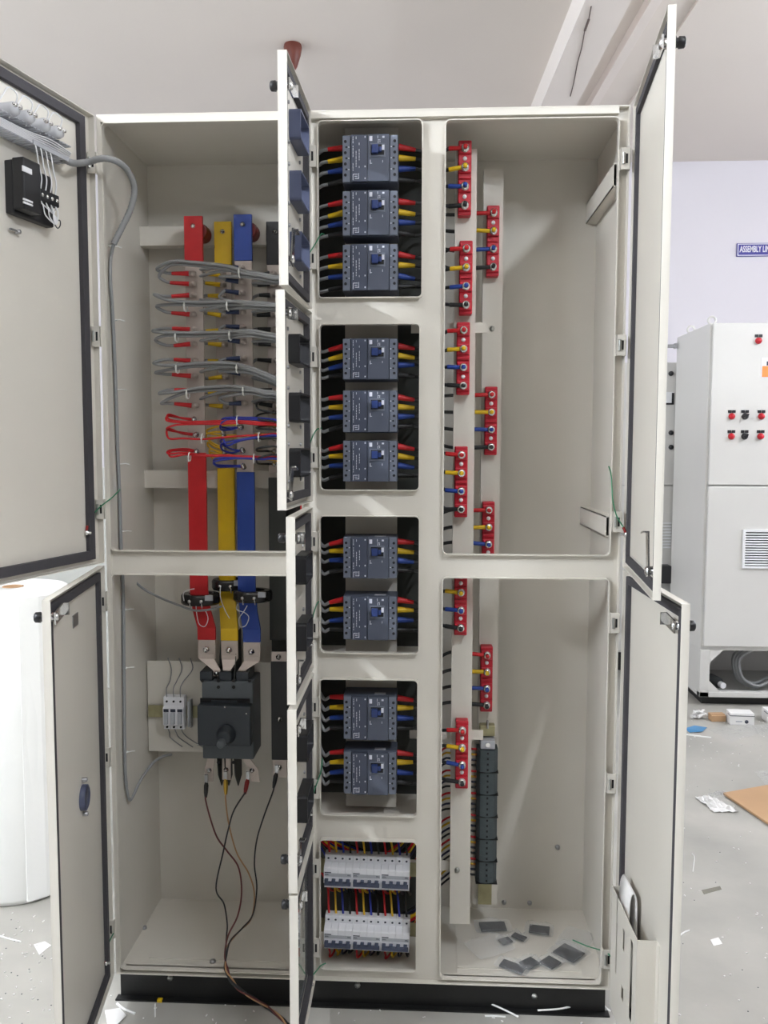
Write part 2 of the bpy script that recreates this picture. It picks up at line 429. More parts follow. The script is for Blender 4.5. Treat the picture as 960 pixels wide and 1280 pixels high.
B().box(-0.035, -0.003, hh*0.2, -0.015, -0.0018, hh*0.62).build('dark_emblem', 'print_dark', t, True)
# coil of grey cable lying in the cabinet's open base
cc = at(946, 838, BY+0.12)
k = B()
for j in range(5):
    R0 = 0.10+0.008*(j % 3); yy = BY+0.10+0.017*j
    k.tube([(cc.x+R0*math.cos(a*PI/16), yy+0.01*math.sin(a), cc.z+0.025+R0*1.0*math.sin(a*PI/16)) for a in range(33)], 0.0085, 8, caps=False)
tag(k.build('cable_coil', 'cable_grey'), 'coil of grey cable hanging in the open base of the grey cabinet', 'cable')

# second grey cabinet farther back, seen past the open door
b2 = thing('rear_cabinet', 'grey cabinet farther back seen past the tall open door edge', 'cabinet', (2.35, 3.35, FLOOR))
x0 = at(829, 460, 3.1).x; zt = at(838, 453, 3.1).z
B().box(x0-0.25, 3.1, FLOOR+0.12, x0+0.75, 3.6, zt).build('body', 'bgcab', b2, bevel=0.004)
B().box(x0-0.22, 3.15, FLOOR, x0+0.72, 3.55, FLOOR+0.12).build('plinth', 'black_paint', b2)
zz = at(836, 607, 3.08).z
B().box(x0-0.24, 3.083, zz+0.004, x0+0.74, 3.1, zt-0.01).build('door', 'bgcab', b2, bevel=0.003)
B().box(x0-0.24, 3.083, FLOOR+0.13, x0+0.74, 3.1, zz-0.004).build('door', 'bgcab', b2, bevel=0.003)
p0 = at(833, 490, 3.08); p1 = at(842, 505, 3.08)
B().box(p0.x-0.05, 3.078, p1.z, p1.x, 3.084, p0.z).build('meter_frame', 'white_plastic', b2)
B().box(p1.x-0.012, 3.076, p1.z, p1.x, 3.079, p0.z-0.005).build('meter_frame', 'push_black', b2)
B().box(p0.x-0.05, 3.076, p1.z-0.004, p1.x, 3.079, p1.z+0.006).build('meter_frame', 'push_black', b2)
for py in (467, 541, 559):
    q = at(838.5, py, 3.083)
    B().lathe([(0.014, 0), (0.014, 0.012), (0.008, 0.02), (0.0, 0.021)], q, (0, -1, 0), 12).build('selector_knob', 'push_black', b2)
v0 = at(829, 652, 3.083); v1 = at(838, 686, 3.083)
for i in range(9):
    z = v1.z+(v0.z-v1.z)*(i+.5)/9
    B().box(v0.x-0.1, 3.072, z-0.004, v1.x, 3.083, z+0.004).build('vent_slat', 'white_plastic', b2)
q0 = at(824, 706, 3.05); q1 = at(836.5, 728, 3.05)
tag(B().box(q0.x-0.12, 3.0, q1.z, q1.x, 3.08, q0.z).build('switch_box', 'black_plastic', bevel=0.006), 'black box on the rear grey cabinet, low beside the door edge', 'box')
p = at(836, 433, 3.02)
k = B(); k.box(p.x-0.035, 3.0, p.z-0.009, p.x+0.035, 3.02, p.z+0.009); k.box(p.x+0.025, 2.98, p.z-0.014, p.x+0.035, 3.02, p.z+0.014)
tag(k.build('wall_bracket', 'steel'), 'small steel bracket above the rear grey cabinet', 'bracket')

# grey sheet panels leaning far behind the left doors
for i, (xa, xb, yy, lab) in enumerate([(-1.75, -0.98, 2.6, 'grey steel sheet panel standing behind the white foam roll, left one'), (-0.955, -0.1, 2.75, 'grey steel sheet panel standing behind the white foam roll, right one')]):
    t = thing('leaning_panel', lab, 'panel', ((xa+xb)/2, yy, FLOOR), group='grey panels behind the roll')
    B().box(xa, yy, FLOOR+0.002, xb, yy+0.03, 1.15).build('sheet', 'powder_grey', t, bevel=0.003)
    B().box(xa+0.02, yy-0.012, FLOOR+0.02, xa+0.05, yy+0.002, 1.13).build('edge_channel', 'powder_grey', t)

# white foam roll on the floor at the left
rc = (-0.497, 0.545); rr = 0.160; ztop = 0.845
t = thing('foam_roll', 'big upright white foam roll with a brown core on the floor', 'roll', (rc[0], rc[1], FLOOR))
h = ztop-FLOOR
B().lathe([(0.030, h-0.05), (0.030, h), (rr-0.012, h+0.001), (rr-0.003, h-0.004), (rr, h-0.016), (rr+0.002, h*0.55), (rr, 0.02), (rr-0.006, 0.003), (0.02, 0.0)], (0, 0, 0), (0, 0, 1), 64).build('foam', 'roll_white', t, True)
B().lathe([(0.022, h-0.3), (0.022, h+0.001), (0.030, h+0.002), (0.030, h-0.02)], (0, 0, 0), (0, 0, 1), 24).build('core_tube', 'cardboard', t, True)
k = B(); k.prism_z([(rr*math.cos(math.radians(a))*s, rr*math.sin(math.radians(a))*s) for a, s in [(-60, 0.99), (-59, 1.02), (-40, 1.022), (-20, 1.022), (0, 1.02), (20, 1.0), (20, 0.99), (0, 1.0), (-20, 1.005), (-40, 1.005)]], 0.01, h-0.01); k.build('loose_wrap', 'roll_white', t, True)

# ================================================================== the open control panel
W, H, D = 1.1735, 2.0, 0.340
FP = 0.014            # face plate lies this far behind the lips of the openings
cab = thing('control_cabinet', 'tall cream steel control cabinet standing open on a black plinth', 'cabinet', (W/2, D/2, FLOOR))
cab_part = lambda b, name, m='powder', bevel=0.0: b.build(name, m, cab, bevel=bevel)
OPEN = {'lu': (.0115, .455, 1.0245, 1.981), 'll': (.0115, .455, .0135, .968),
        'ru': (.777, 1.150, 1.0220, 1.975), 'rl': (.777, 1.150, .0135, .967),
        'f1': (.4955, .7245, 1.597, 1.977), 'f2': (.498, .7205, 1.167, 1.537), 'f3': (.4965, .7215, .7915, 1.106),
        'f4': (.495, .7195, .406, .728), 'f5': (.493, .719, .028, .344)}
cab_part(B().plate(0.0, W, 0.0, H, list(OPEN.values()), FP, FP+0.002), 'face_plate')
for key, (a, b, c, d) in OPEN.items():
    k = B(); r = 0.009
    k.ring_y(rrect(a-.0022, b+.0022, c-.0022, d+.0022, r+.0022), rrect(a, b, c, d, r), 0.0, FP+0.004)
    cab_part(k, 'opening_lip')
# outer rim folded forward around the front
k = B(); k.ring_y([(0, 0), (W, 0), (W, H), (0, H)], [(.0025, .0025), (W-.0025, .0025), (W-.0025, H-.0025), (.0025, H-.0025)], 0.0, FP+.002)
cab_part(k, 'outer_rim')
k = B(); k.box(.0092, 0.0004, H-.0165, W-.024, FP, H-.0027); cab_part(k, 'front_rail')
k = B(); k.box(0.0027, 0.0004, 0.0027, .0090, FP, H-.0027); cab_part(k, 'front_stile')
cab_part(B().box(0.0, FP+.002, 0.0, 0.003, D, H), 'side_panel')
cab_part(B().box(W-.003, FP+.002, 0.0, W, D, H), 'side_panel')
cab_part(B().box(0.0, D-.003, 0.0, W, D, H), 'back_panel')
cab_part(B().box(0.0, FP+.002, H-.003, W, D, H), 'top_panel')
k = B(); k.box(0.0, FP+.002, 0.0, W, D, 0.003); cab_part(k, 'bottom_panel')
k = B(); k.plate(0.06, 0.40, 0.04, 0.22, [], 0, 0.002); k.v = [Vector((v.x, v.z+0.02, 0.003+v.y)) for v in k.v]; cab_part(k, 'gland_plate')
k = B(); k.plate(0.82, 1.12, 0.04, 0.24, [], 0, 0.002); k.v = [Vector((v.x, v.z+0.02, 0.003+v.y)) for v in k.v]; cab_part(k, 'gland_plate')
# return flanges where the bottom tray turns up behind the face
for (a, b) in ((0.004, .455), (.777, W-.004)):
    cab_part(B().box(a, FP+.002, 0.003, b, FP+.004, .0135), 'tray_flange')
# plinth: black channel with a foot flange
pl = B(); pl.box(0.004, 0.016, FLOOR, W-.008, 0.020, 0.0); pl.box(-0.004, 0.0, FLOOR, W+0.0, 0.020, FLOOR+0.004); pl.box(0.004, 0.006, -0.004, W-.008, 0.02, 0.0)
plin = cab_part(pl, 'plinth', 'black_paint')
B().box(0.004, 0.02, FLOOR, 0.03, D-.02, 0).build('plinth_side', 'black_paint', plin); B().box(W-.034, 0.02, FLOOR, W-.008, D-.02, 0).build('plinth_side', 'black_paint', plin); B().box(0.004, D-.03, FLOOR, W-.008, D-.02, 0).build('plinth_back', 'black_paint', plin)
for (px, py) in ((213, 1222), (447, 1231), (668, 1230+15)):
    p = at(px, py, 0.016)
    B().lathe([(0.007, 0), (0.007, 0.004), (0.0, 0.006)], (p.x, 0.016, max(-0.055, p.z)), (0, -1, 0), 8).build('plinth_bolt', 'zinc', plin)
# partitions beside the feeder column and black sheets added behind to darken its cavities
cab_part(B().box(.4555, .020, .0, .457, .055, H-.003), 'partition')
cab_part(B().box(.748, .020, .0, .750, .060, H-.003), 'partition')
cab_part(B().box(.462, .215, 0.02, .760, .219, 1.985), 'shade_or_cover_sheet', 'black_sheet')
cab_part(B().box(.4640, .110, 0.36, .4660, .214, 1.985), 'shade_or_cover_sheet', 'black_sheet')
for key in ('f1', 'f2', 'f3', 'f4'):
    a, b, c, d = OPEN[key]
    cab_part(B().box(.5455, .098, c-.02, .6690, .100, d+.02), 'mounting_plate')
for z in (1.567, 1.1365, .7595, .375):
    cab_part(B().box(.462, .020, z-.002, .745, .200, z+.002), 'compartment_shelf', 'powder')
# cross members in the left bay, depth braces at the sides
for (py0, py1) in ((283, 307), (588, 610)):
    z0 = at(200, py1, .268).z; z1 = at(200, py0, .268).z
    k = B(); k.box(.003, .268, z0, .462, .270, z1); k.box(.003, .270, z1-.002, .462, .300, z1); k.box(.003, .270, z0, .462, .300, z0+.002)
    cab_part(k, 'cross_member', 'powder')
for (z0, z1) in ((1.835, 1.885), (1.062, 1.108)):
    k = B(); k.box(W-.030, .022, z0, W-.028, D-.003, z1); k.box(W-.030, .022, z1-.002, W-.003, D-.003, z1); k.box(W-.030, .022, z0, W-.003, D-.003, z0+.002)
    cab_part(k, 'depth_brace', 'powder')
k = B()
for yy in (.10, .17):
    k.box(W-.0036, yy, 1.905, W-.0030, yy+.045, 1.909)
cab_part(k, 'wall_slot', 'hole')
# vertical channels in the right bay and their ties
r1 = (.801, .8505); r2 = (.8725, .9205)
def channel(x0, x1, y, z0, z1, name='mounting_channel'):
    k = B(); k.box(x0, y, z0, x1, y+.002, z1); k.box(x0, y+.002, z0, x0+.002, y+.022, z1); k.box(x1-.002, y+.002, z0, x1, y+.022, z1)
    return cab_part(k, name, 'powder', 0.0)
channel(*r1, .100, .092, 1.947)
channel(*r2, .200, .53, 1.932)
for (py, a, b) in ((409, .70, .88), (920, .70, .88), (1085, .70, .81)):
    z = at(600, py, .115).z
    cab_part(B().box(a, .122, z-.012, b, .126, z+.012), 'channel_tie', 'powder')
for (px, py, yy) in ((615, 411, .200), (571.5, 1087, .100)):
    p = at(px, py, yy)
    B().lathe([(0.0065, 0), (0.0065, 0.004), (0.0, 0.0055)], p, (0, -1, 0), 8).build('fixing_bolt', 'zinc', cab)
# switch mounting plate
sp0 = at(184, 826, .248); sp1 = at(338, 942, .248)
cab_part(B().box(.006, .248, sp1.z, .36, .250, sp0.z), 'mounting_plate', 'powder', 0.001)
B().box(.30, .248, .02, .302, .33, .44)
# small blocks on the walls (foam clips) and holes
for (px, py) in ((258, 1121), (180, 1159), (266, 1201)):
    p = at_z(px, py, 0.006)
    B().lathe([(0.008, 0), (0.007, 0.005), (0.0, 0.006)], (p.x, p.y, .003), (0, 0, 1), 10).build('hex_screw', 'steel', cab)
for (px, py) in ((697, 1059), (662, 1132), (630, 1137)):
    p = at(px, py, D-.004)
    B().lathe([(0.007, 0), (0.006, 0.004), (0.0, 0.005)], (p.x, D-.003, max(.02, p.z)), (0, -1, 0), 10).build('hex_screw', 'steel', cab)

# ------------------------------------------------------------------ doors
DOORS = {}
def make_door(key, hinge, theta, w, z0, z1, s, holes=(), inset=(.024, .007, .011), gw=.013, th=.017, cream='powder'):
    """s=+1: hinged on its left. Local x runs from the hinge, +y is the inner side; the skin lies th behind the folded rim (y=0)."""
    d = B(); X = lambda a, b: (min(s*a, s*b), max(s*a, s*b))
    a, b = X(0, w)
    hs = [(*X(h[0], h[1]), h[2], h[3]) for h in holes]
    d.plate(a, b, z0, z1, hs, -th, -th+.0025)
    t = .0016
    d.ring_y([(a, z0), (b, z0), (b, z1), (a, z1)], [(a+t, z0+t), (b-t, z0+t), (b-t, z1-t), (a+t, z1-t)], -th+.001, 0.0)
    o = d.build('door', cream, cab, True, bevel=0.0012, seg=2)
    o.parent = cab
    m = Matrix.Translation(hinge) @ Matrix.Rotation(-s*math.radians(theta), 4, 'Z')
    o.matrix_parent_inverse = wm(cab).inverted()
    o.matrix_basis = m
    gh, gf, gz = inset
    ga, gb = X(gh, w-gf)
    g = B(); g.ring_y([(ga, z0+gz), (gb, z0+gz), (gb, z1-gz), (ga, z1-gz)], [(ga+gw, z0+gz+gw), (gb-gw, z0+gz+gw), (gb-gw, z1-gz-gw), (ga+gw, z1-gz-gw)], -th+.0024, -.0035)
    g.build('gasket', 'gasket', o, True, bevel=0.001)
    DOORS[key] = (o, m, w, s, th)
    return o
def dloc(key, px, py, n=0.0):
    """photo pixel on the plane of a door (n in front of its rim plane) as door-local coordinates"""
    o, m, w, s, th = DOORS[key]
    nrm = (m.to_3x3() @ Vector((0, 1, 0))); p0 = m @ Vector((0, n, 0))
    return m.inverted() @ at_plane(px, py, p0, nrm)
def lock(key, u, z, cam_dir=(0, 0, 1), knob=True, L=.045):
    """quarter turn lock: knob outside, nut and cam bar inside"""
    o, m, w, s, th = DOORS[key]; x = s*u
    if knob:
        k = B(); k.lathe([(0.011, 0), (0.011, 0.003), (0.008, 0.004), (0.008, 0.007), (0.010, 0.008), (0.0095, 0.017), (0.007, 0.019), (0, 0.019)], (x, -th, z), (0, -1, 0), 14)
        k.build('lock_knob', 'black_plastic', o, True)
    k = B(); k.lathe([(0.012, 0), (0.012, 0.006), (0.009, 0.008), (0.009, 0.020), (0.006, 0.022), (0, 0.022)], (x, -th+.0025, z), (0, 1, 0), 6)
    k.build('lock_nut', 'chrome', o, True)
    d = Vector(cam_dir).normalized(); q = Vector((x, -th+.018, z)); e = q+d*L
    side = d.cross(Vector((0, 1, 0))).normalized()*0.0115
    k = B(); k.prism([(0, 0)]*0 or [(-1, -.01), (1, -.01), (1, L), (-1, L)], lambda p: q+side*p[0]+d*p[1], lambda p: q+side*p[0]+d*p[1]+Vector((0, .003, 0)))
    k.prism([(-1, L-.003), (1, L-.003), (1, L), (-1, L)], lambda p: q+side*p[0]+d*p[1], lambda p: q+side*p[0]+d*p[1]+Vector((0, .012, 0)))
    k.build('lock_cam', 'chrome', o, True)
def bezel(key, u0, u1, z0, z1, m='bezel_blue', depth=.026):
    o, mm, w, s, th = DOORS[key]
    a, b = min(s*u0, s*u1), max(s*u0, s*u1); e = .004
    k = B(); k.ring_y(rrect(a-e, b+e, z0-e, z1+e, .008), rrect(a, b, z0, z1, .006), -th-.002, -th+depth)
    k.build('breaker_bezel', m, o, True)
    k = B()
    for x in (a-.012, b+.012):
        for z in (z0-.012, z1+.012):
            k.lathe([(0.004, 0), (0.004, 0.003), (0, .004)], (x, -th+.0025, z), (0, 1, 0), 8)
    stuff(k.build('bezel_screws', 'steel', o, True))

HU = (-0.004, -0.004, 0.0)
make_door('lu', (-.004, .000, 0), 103.6, .462, .996, 1.998, 1, inset=(.028, .010, .012), gw=.020, cream='powder')
make_door('ll', (-.003, -.004, 0), 81.0, .445, .002, .990, 1, inset=(.026, .010, .012), gw=.018, th=.015)
make_door('ru', (W+.006, .002, 0), 84.0, .424, .996, 1.999, -1, inset=(.014, .012, .012), gw=.017, th=.014)
make_door('rl', (W+.006, -.002, 0), 91.0, .415, .002, .990, -1, inset=(.014, .012, .012), gw=.016, th=.015)
fz = [(1.570, 2.000), (1.141, 1.562), (.757, 1.128), (.371, .746), (.002, .365)]
fth = [91.5, 92.9, 89.5, 89.5, 89.3]
MC = [(1.9561, 1.8508), (1.8352, 1.7341), (1.7183, 1.6128), (1.5099, 1.4151), (1.3935, 1.296), (1.2797, 1.1832), (1.0582, .96), (.9208, .8159), (.6854, .5785), (.5516, .4470)]
MCZ = [(a+b)/2 for a, b in MC]
for i in range(5):
    z0, z1 = fz[i]
    if i < 4:
        idx = [[0, 1, 2], [3, 4, 5], [6, 7], [8, 9]][i]
        holes = [(.078, .182, MCZ[j]-.028, MCZ[j]+.028) for j in idx]
    else:
        holes = [(.050, .232, .055, .315)]
    make_door('f%d' % (i+1), (.482, -.006, 0), fth[i], .282, z0, z1, 1, holes, inset=(.008, .008, .013), gw=.016, th=.018)
    if i < 4:
        for j in idx:
            bezel('f%d' % (i+1), .080, .180, MCZ[j]-.026, MCZ[j]+.026, 'bezel_blue' if i == 0 else 'black_plastic')
o = DOORS['f5'][0]
k = B(); k.box(.044, -.0155, .049, .238, -.0125, .321); k.build('viewing_window', 'acrylic', o, True)
k = B(); k.ring_y(rrect(.046, .236, .051, .319, .006), rrect(.051, .231, .056, .314, .004), -.0205, -.0125); k.build('window_gasket', 'gasket', o, True)
# locks
lock('lu', .43, 1.50, (0, 0, 1))
lock('ll', .425, .955, (-1, 0, .12), L=.05)
lock('ru', .405, 1.945, (1, 0, 0), L=.03); lock('ru', .400, 1.045, (.2, 0, 1), knob=False, L=.07)
lock('rl', .385, .945, (1, 0, .1), L=.045); lock('rl', .385, .10, (0, 0, 1), L=.045)
lock('f1', .258, 1.945, (-1, 0, 0), L=.03); lock('f1', .250, 1.625, (-.3, 0, 1), knob=False, L=.06)
lock('f2', .250, 1.522, (-1, 0, .1), L=.03, knob=False); lock('f2', .250, 1.170, (-.3, 0, 1), knob=False, L=.055)
lock('f3', .258, 1.085, (-1, 0, -.1), L=.03); lock('f3', .255, .800, (-.2, 0, 1), knob=False, L=.04)
lock('f4', .258, .700, (-1, 0, .1), L=.03, knob=False); lock('f4', .258, .430, (-.2, 0, 1), L=.04)
lock('f5', .258, .335, (-1, 0, .1), L=.03); lock('f5', .258, .045, (-1, 0, 0), L=.03, knob=False)
# rotary handle of the main switch through the lower left door
o, m, w, s, th = DOORS['ll']
p = dloc('ll', 103, 997, -.012)
hx = p.x; hz = p.z
k = B(); k.lathe([(0.027, 0), (0.027, 0.010), (0.021, 0.012), (0.021, 0.0115), (0.0, 0.0115)], (hx, -th+.0025, hz), (0, 1, 0), 28); k.build('handle_shroud', 'bezel_blue', o, True)
k = B(); k.lathe([(0.030, 0), (0.030, 0.010), (0.022, 0.014), (0.022, 0.024), (0.0, 0.025)], (hx, -th, hz), (0, -1, 0), 28); k.box(hx-.006, -th-.042, hz-.022, hx+.006, -th-.02, hz+.022); k.build('rotary_handle', 'switch_grey', o, True)
for dz in (-.037, .037):
    k = B(); k.lathe([(0.005, 0), (0.005, 0.010), (0.0, 0.012)], (hx-.004, -th+.0025, hz+dz), (0, 1, 0), 8); k.build('handle_screw', 'steel', o, True)
p = dloc('ll', 93, 776, -.012)
k = B(); k.box(p.x-.028, -th+.002, p.z-.013, p.x+.014, -th+.004, p.z+.013); k.build('strike_plate', 'steel', o, True)

# hinges: folded brackets between frame and doors
def hinge(x0, x1, z, y=-.010, hgt=.046):
    k = B(); k.box(x0, y, z-hgt/2, x1, y+.003, z+hgt/2); k.box(x0, y, z-hgt/2, x0+.002, FP, z+hgt/2); k.box(x1-.002, y, z-hgt/2, x1, FP, z+hgt/2)
    h = cab_part(k, 'hinge', 'powder', 0.0008)
    xm = x0+(x1-x0)*.62
    k = B(); k.box(xm-.0022, y-.0004, z-.010, xm+.0022, y+.0005, z+.010); k.build('hinge_slot', 'hole', h)
    k = B(); k.cyl((xm-.007, y-.002, z-.012), (xm-.007, y-.002, z+.012), .003, n=8); k.build('hinge_pin', 'zinc', h)
for py in (205, 421, 636): hinge(-.019, .001, at(120, py, 0).z)
for py in (751, 945, 1159): hinge(-.019, .001, at(140, py, 0).z)
for py in (200, 432, 652): hinge(1.1525, 1.174, at(777, py, 0).z)
for py in (778, 978, 1197): hinge(1.1525, 1.174, at(772, py, 0).z)
for py in (195, 323, 446, 572, 677, 785, 884, 987, 1086, 1185): hinge(.4690, .4935, at(391, py, -.01).z)

# ================================================================== moulded case breakers (ten)
COMP = ['top', 'second', 'third', 'fourth']
PLACE = [(0, 'upper'), (0, 'middle'), (0, 'lower'), (1, 'upper'), (1, 'middle'), (1, 'lower'), (2, 'upper'), (2, 'lower'), (3, 'upper'), (3, 'lower')]
BXC, BHW = .6090, .0625          # breaker centre in x, half length
def make_breaker():
    t = thing('circuit_breaker', '', 'breaker', (0, 0, 0), group='moulded case breakers')
    hw, hh = BHW, .0505
    # local: x along the length, y into the cabinet (0 = front of the raised cover), z height
    B().box(-hw, .012, -hh, hw, .080, hh).build('body', 'breaker', t, True, .002)
    for sx in (-1, 1):           # stepped terminal shoulders
        k = B(); k.box(sx*hw*.985, .004, -hh*.985, sx*hw*.70, .013, hh*.985); k.build('terminal_cover', 'breaker_edge', t, True, .0015)
    k = B(); k.box(-hw*.68, 0, -hh*.99, -hw*.10, .013, hh*.99); k.build('label_cover', 'breaker_label', t, True, .0012)
    k = B(); k.box(-hw*.085, -.0012, -hh*.99, hw*.69, .013, hh*.99); k.build('front_cover', 'breaker', t, True, .0015)
    # handle window and handle
    k = B(); k.box(-.0005, -.0030, hh*.02, .0345, .0, hh*.60); fr = k.build('handle_frame', 'breaker_edge', t, True, .001)
    k = B(); k.box(.0025, -.0036, hh*.10, .0315, -.0028, hh*.54); k.build('handle_slot', 'hole', fr, True)
    k = B(); k.box(.0045, -.013, hh*.13, .0190, -.0030, hh*.50); k.box(.0190, -.009, hh*.20, .0265, -.0030, hh*.42); k.build('handle', 'toggle_blue', t, True, .0016)
    k = B(); k.box(.0268, -.0042, hh*.30, .0325, -.0030, hh*.52); k.build('trip_mark', 'print_white', t, True)
    # terminal screw holes and their small markings
    k = B(); w = B()
    for sx in (-1, 1):
        for j in range(4):
            z = hh*(.72-.47*j); k.cyl((sx*hw*.88, .0025, z), (sx*hw*.88, .006, z), .0032, n=10)
            if j < 3:
                z2 = z-hh*.235; k.cyl((sx*hw*.845, .0025, z2), (sx*hw*.845, .006, z2), .0022, n=8)
                w.cyl((sx*hw*.755, .0032, z2), (sx*hw*.755, .006, z2), .0014, n=6)
    stuff(k.build('screw_holes', 'hole', t, True)); stuff(w.build('terminal_dots', 'print_white', t, True))
    # printed legend: dashes, symbols and corner dots
    rnd = random.Random(3); k = B()
    def dash(x, z, lx, lz): k.box(x-lx/2, -.0007, z-lz/2, x+lx/2, .0006, z+lz/2)
    for col in range(3):
        x = -hw*(.60-.11*col); z = hh*.90
        while z > -hh*.50:
            l = rnd.uniform(.002, .006)
            if rnd.random() < .62: dash(x, z-l/2, .0011, l)
            z -= l+.0016
    for x, z, lx, lz in ((-hw*.60, -hh*.80, .0012, .013), (-hw*.52, -hh*.68, .010, .0012), (-hw*.46, -hh*.86, .009, .0012), (-hw*.40, -hh*.76, .0012, .012), (-hw*.50, -hh*.77, .006, .0012)):
        dash(x, z, lx, lz)
    for z in (.88, -.36, -.86): dash(-hw*.17, hh*z, .0026, .0034)
    stuff(k.build('printed_legend', 'print_white', t, True))
    k = B()
    k.box(-.0010, -.0019, hh*.70, .0055, -.0010, hh*.90)
    for x, z, lx, lz in ((.0175, .86, .0012, .006), (.0205, .74, .006, .001), (.0185, .66, .0012, .005), (.0225, .67, .0012, .004), (.0010, -.18, .0014, .009), (.0030, -.24, .004, .0012), (.0285, -.16, .0012, .005), (.0300, .86, .0050, .004)):
        k.box(x-lx/2, -.0019, hh*z-lz/2, x+lx/2, -.0010, hh*z+lz/2)
    stuff(k.build('printed_symbols', 'print_white', t, True))
    k = B(); k.box(.010, .018, hh-.0002, .036, .034, hh+.0006); k.build('rating_sticker', 'mcb_grey', t, True)
    return t
brk0 = make_breaker()
BRK = []
for i, z in enumerate(MCZ):
    t = brk0 if i == 0 else copy_tree(brk0)
    t.location = (BXC, .0185, z); t.scale = (1, 1, (MC[i][0]-MC[i][1])/.1035)
    c, pos = PLACE[i]
    t['label'] = 'blue-grey moulded circuit breaker, %s one in the %s feeder compartment' % (pos, COMP[c])
    BRK.append(t)

# ================================================================== four pole miniature breakers, two rows of three
ROWTILT = math.radians(2.4)
def make_mcb():
    t = thing('miniature_breaker', '', 'breaker', (0, 0, 0), group='white miniature breakers')
    pw = .0172
    prof = [(.048, -.047), (.048, .047), (.026, .047), (.023, .0445), (.023, .0275), (.003, .0225), (0, .0205), (0, -.0215), (.003, -.0235), (.018, -.0275), (.018, -.0445), (.021, -.047)]
    for j in range(4):
        x0 = (j-2)*pw
        k = B(); k.prism_x(prof, x0+.0003, x0+pw-.0003); p = k.build('pole', 'mcb_white', t, True, .0008)
        k = B(); k.cyl((x0+pw/2, .0222, .0365), (x0+pw/2, .0270, .0365), .0027, n=10); k.build('screw_hole', 'print_dark', p, True)
        k = B(); k.cyl((x0+pw/2, .0172, -.0370), (x0+pw/2, .0220, -.0370), .0027, n=10); k.build('screw_hole', 'print_dark', p, True)
    hb = 0.0
    k = B()
    k.box(-2*pw+.003, hb-.010, -.0235, 2*pw-.003, hb-.001, -.0150)
    for j in range(4):
        x0 = (j-2)*pw; k.box(x0+.0030, hb-.0105, -.0160, x0+pw-.0055, hb-.001, -.0070)
    k.build('toggle_bar', 'mcb_toggle', t, True, .001)
    k = B(); k.box(-2*pw+.002, hb-.0006, .0075, -2*pw+.018, hb+.0005, .0098)
    k.build('maker_mark', 'print_dark', t, True)
    k = B(); k.box(-2*pw+.002, hb-.0005, -.0025, 2*pw-.002, hb+.0004, .0068); k.build('grey_band', 'mcb_grey', t, True)
    k = B()
    for x, l in ((-2*pw+.008, .010), (1.55*pw, .008)):
        k.box(x-l/2, hb-.0009, .0015, x+l/2, hb-.0003, .0024); k.box(x-l/2, hb-.0009, .0035, x+l*.3, hb-.0003, .0044)
    stuff(k.build('printed_rating', 'print_dark', t, True))
    return t
MCBY = .035
mcb0 = make_mcb(); MCBS = []
def mcb_pos(row, j):
    l = at(404.5, (1067+1114)/2 if row == 0 else (1142.5+1190)/2, MCBY); r = at(512, (1074+1117)/2 if row == 0 else (1150+1194.5)/2, MCBY)
    f = (j+.5)/3
    return l.lerp(r, f), (r-l)
for row in range(2):
    for j in range(3):
        t = mcb0 if not MCBS else copy_tree(mcb0)
        p, d = mcb_pos(row, j)
        t.location = (p.x, MCBY, p.z-(.007 if row == 0 else .010)); t.rotation_euler = (0, math.atan2(-d.z, d.x), 0)
        t.scale = (d.length/3/(.0172*4), 1, .87)
        t['label'] = 'white four pole miniature breaker, %s in the %s row' % (['left', 'middle', 'right'][j], ['upper', 'lower'][row])
        MCBS.append(t)
for row in range(2):
    a, d = mcb_pos(row, 0); b, _ = mcb_pos(row, 2); e = d.normalized()
    k = B(Matrix.Translation((a+b)/2+Vector((0, .048, -.008))) @ Matrix.Rotation(math.atan2(-d.z, d.x), 4, 'Y'))
    k.box(-.135, .000, -.0175, .135, .0015, .0175); k.box(-.135, .0015, -.0125, .135, .008, -.0110); k.box(-.135, .0015, .0110, .135, .008, .0125)
    k.build('din_rail', 'passivated', cab)

# ================================================================== red terminal blocks (ten) on the two channels
BLK = [(173, 269, 0), (256, 344, 1), (300, 392, 0), (403, 492, 0), (484, 568, 1), (560, 645, 0), (627, 712, 1), (705, 798, 0), (810, 890, 1), (902, 988, 0)]
BXS = [.8215, .8945, .8260, .8215, .8945, .8190, .8910, .8205, .8905, .8265]
def make_block(h=.166):
    t = thing('terminal_block', '', 'terminal block', (0, 0, 0), group='red terminal blocks')
    hw, hh = .0150, h/2
    k = B(); k.box(-hw, .006, -hh, hw, .034, hh)
    k.build('base', 'block_red', t, True, .0025)
    for j in range(4):
        z = hh*(.76-.507*j)
        k = B(); k.box(-hw*.94, 0, z-.0115, hw*.94, .008, z+.0115); seat = k.build('stud_seat', 'block_red', t, True, .002)
        k = B(); k.lathe([(.0095, 0), (.0095, .0025), (.0060, .0028), (.0060, .0070), (.0035, .0072), (.0035, .0120), (0, .0122)], (0, 0, z), (0, -1, 0), 10)
        k.build('stud_nut', 'chrome', seat, True)
    for j in range(3):
        z = hh*(.507-.507*j)
        if j != 1:
            k = B(); k.lathe([(.0050, 0), (.0045, .003), (.0, .0045)], (0, .006, z), (0, -1, 0), 10); k.build('fixing_screw', 'white_plastic', t, True)
        else:
            k = B(); k.box(-hw*.9, .001, z-.003, hw*.9, .008, z+.003); k.build('barrier_rib', 'block_red', t, True, .001)
    return t
blk0 = make_block(); BLKS = []
